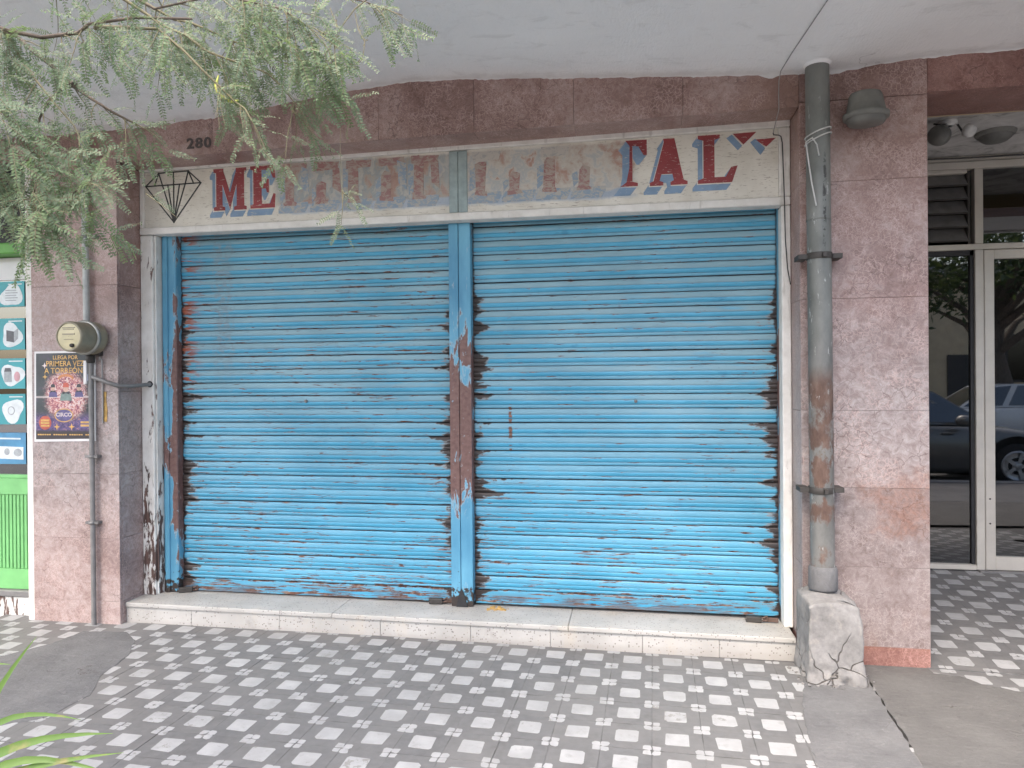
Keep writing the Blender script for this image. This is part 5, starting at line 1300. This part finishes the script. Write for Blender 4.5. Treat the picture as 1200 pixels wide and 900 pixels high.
# ------------------------------------------------------------------ cars, seen in the glass
def car(x, y, rz, paint, label):
    t = thing('parked_car', label, 'car', (x, y, -.14)); L = 4.45
    # stations along the length: (x, half width, sill z, belt z)
    stn = [(-2.22, .62, .42, .62), (-2.12, .76, .28, .86), (-1.7, .84, .22, .95), (-.9, .87, .20, .93), (.3, .87, .20, .90), (1.0, .86, .20, .88), (1.6, .83, .22, .80), (2.05, .74, .26, .70), (2.22, .58, .36, .58)]
    b = MB(); vs = []
    for sx_, w, zs, zb in stn:
        zm = lerp(zs, zb, .55)
        vs += [(sx_, q*w*fx, z) for q, seq in ((-1, ((.88, zs), (.98, zs+.08), (1, zm), (.985, zb-.06), (.93, zb))), ) for fx, z in seq]
        vs += [(sx_, 0, zb+.035)]
        vs += [(sx_, w*fx, z) for fx, z in ((.93, zb), (.985, zb-.06), (1, zm), (.98, zs+.08), (.88, zs))]
    n = 11
    for i in range(len(stn)-1):
        for j in range(n):
            k = (j+1) % n; b.add([vs[i*n+j], vs[(i+1)*n+j], vs[(i+1)*n+k], vs[i*n+k]], [(0, 1, 2, 3)], 0, True)
    b.add(vs[:n], [tuple(range(n))]); b.add(vs[-n:], [tuple(range(n))])
    org = Vector((x, y, -.14))
    def bl(name, mbx, m, par=t, bevel=0, seg=1):
        me = mbx.mesh(name, m, (0, 0, 0), bevel, seg); o = bpy.data.objects.new(name, me); COL.objects.link(o); o.parent = par; WL[o.name] = org; return o
    bm_ = bmesh.new(); 
    body = bl('body', b, paint)
    bmd = bmesh.new(); bmd.from_mesh(body.data); bmesh.ops.remove_doubles(bmd, verts=bmd.verts, dist=.0005); bmesh.ops.recalc_face_normals(bmd, faces=bmd.faces); bmd.to_mesh(body.data); bmd.free(); bm_.free()
    roof = [(-1.30, .60, 1.34), (-.9, .64, 1.42), (-.1, .65, 1.45), (.35, .62, 1.40)]
    base = [(-2.0, .74, .93), (-1.2, .80, .93), (.2, .80, .92), (1.12, .76, .89)]
    g = MB(); rv = []
    for (rx, rw, rz_), (bx_, bw, bz) in zip(roof, base): rv += [(bx_, -bw, bz), (rx, -rw, rz_), (rx, rw, rz_), (bx_, bw, bz)]
    for i in range(3):
        for j in range(3): g.add([rv[i*4+j], rv[(i+1)*4+j], rv[(i+1)*4+j+1], rv[i*4+j+1]], [(0, 1, 2, 3)], 0, False)
    g.add(rv[:4], [(0, 1, 2, 3)]); g.add(rv[-4:], [(0, 1, 2, 3)])
    bl('cabin', g, paint)
    def pane(a, b_, c, d, k=.86, push=.012):
        P = [Vector(q) for q in (a, b_, c, d)]; m = sum(P, Vector())/4; nn = (P[1]-P[0]).cross(P[2]-P[0]).normalized()
        if nn.dot(m-Vector((-.3, 0, .9))) < 0: nn = -nn
        q = MB().add([m+(p-m)*k+nn*push for p in P], [(0, 1, 2, 3)]); bl('window', q, M['car_glass'])
    for i in range(3):
        pane(rv[i*4], rv[(i+1)*4], rv[(i+1)*4+1], rv[i*4+1]); pane(rv[i*4+3], rv[(i+1)*4+3], rv[(i+1)*4+2], rv[i*4+2])
    pane(*rv[:4]); pane(*rv[-4:])
    for wx in (-1.38, 1.36):
        for sy2 in (-1, 1):
            q = MB().lathe([(.20, -.10), (.31, -.10), (.33, -.06), (.33, .06), (.31, .10), (.20, .10)], (wx, sy2*.79, .33), (0, 1, 0), 26); w_ = bl('wheel', q, M['tyre'])
            ax = sy2; rr = MB().lathe([(.001, .085*ax), (.06, .09*ax), (.07, .07*ax), (.20, .075*ax), (.225, .10*ax), (.20, .102*ax)], (wx, sy2*.79, .33), (0, 1, 0), 26); bl('rim', rr, M['rim'], w_)
            sp = MB()
            for k in range(5):
                a = 2*PI*k/5; sp.add([(wx+.05*math.cos(a+.5), sy2*.885, .33+.05*math.sin(a+.5)), (wx+.05*math.cos(a-.5), sy2*.885, .33+.05*math.sin(a-.5)), (wx+.205*math.cos(a-.13), sy2*.888, .33+.205*math.sin(a-.13)), (wx+.205*math.cos(a+.13), sy2*.888, .33+.205*math.sin(a+.13))], [(0, 1, 2, 3)])
            bl('spoke', sp, M['rim'], w_)
            q = MB().lathe([(.001, 0), (.40, 0), (.40, .01)], (wx, sy2*.862, .36), (0, 1, 0), 26); bl('wheel_arch', q, M['tyre'])
    for sy2 in (-1, 1):
        q = MB().lathe([(.001, -.10), (.06, -.09), (.085, -.03), (.085, .05), (.05, .08), (.001, .085)], (.62, sy2*.98, .98), (1, 0, 0), 14); bl('mirror', q, paint)
        q = MB().box(1.98, 2.14, sy2*.66-.12, sy2*.66+.12, .58, .70); bl('headlight', q, M['tail'], t, .03, 2)
        q = MB().box(-2.19, -2.08, sy2*.64-.11, sy2*.64+.11, .66, .82); bl('tail_light', q, plain('tail lamp', (.30, .02, .02), .3), t, .03, 2)
        for hx in (-.55, .45): q = MB().box(hx-.08, hx+.08, sy2*.885-.012, sy2*.885+.012, .78, .81); bl('door_handle', q, paint, t, .006)
    t.rotation_euler = (0, 0, rz); return t
car(4.05, -1.25, 0, M['car_grey'], 'silver grey sedan parked at the kerb, reflected low in the entrance glass')
car(8.6, -7.9, PI, M['car_white'], 'white sedan parked across the street, reflected in the narrow pane')

# ------------------------------------------------------------------ house across the street
HB = thing('tan_house', 'flat roofed tan building across the street, reflected in the entrance glass', 'building', (6, -19, 0))
bx('wall', M['tan_wall'], HB, -14, 26, -24, -17.2, 0, 5.2)
bx('roof', M['kerb'], HB, -14.2, 26.2, -24.2, -17.0, 5.2, 5.5)
for k in range(9):
    x = -12+k*4.2
    w = bx('window', M['dark_metal'], HB, x, x+1.6, -17.24, -17.16, 1.3, 3.0); bx('pane', M['car_glass'], w, x+.08, x+1.52, -17.155, -17.15, 1.38, 2.92)
    bx('door', M['dark_metal'], HB, x+2.3, x+3.3, -17.22, -17.16, .0, 2.3)
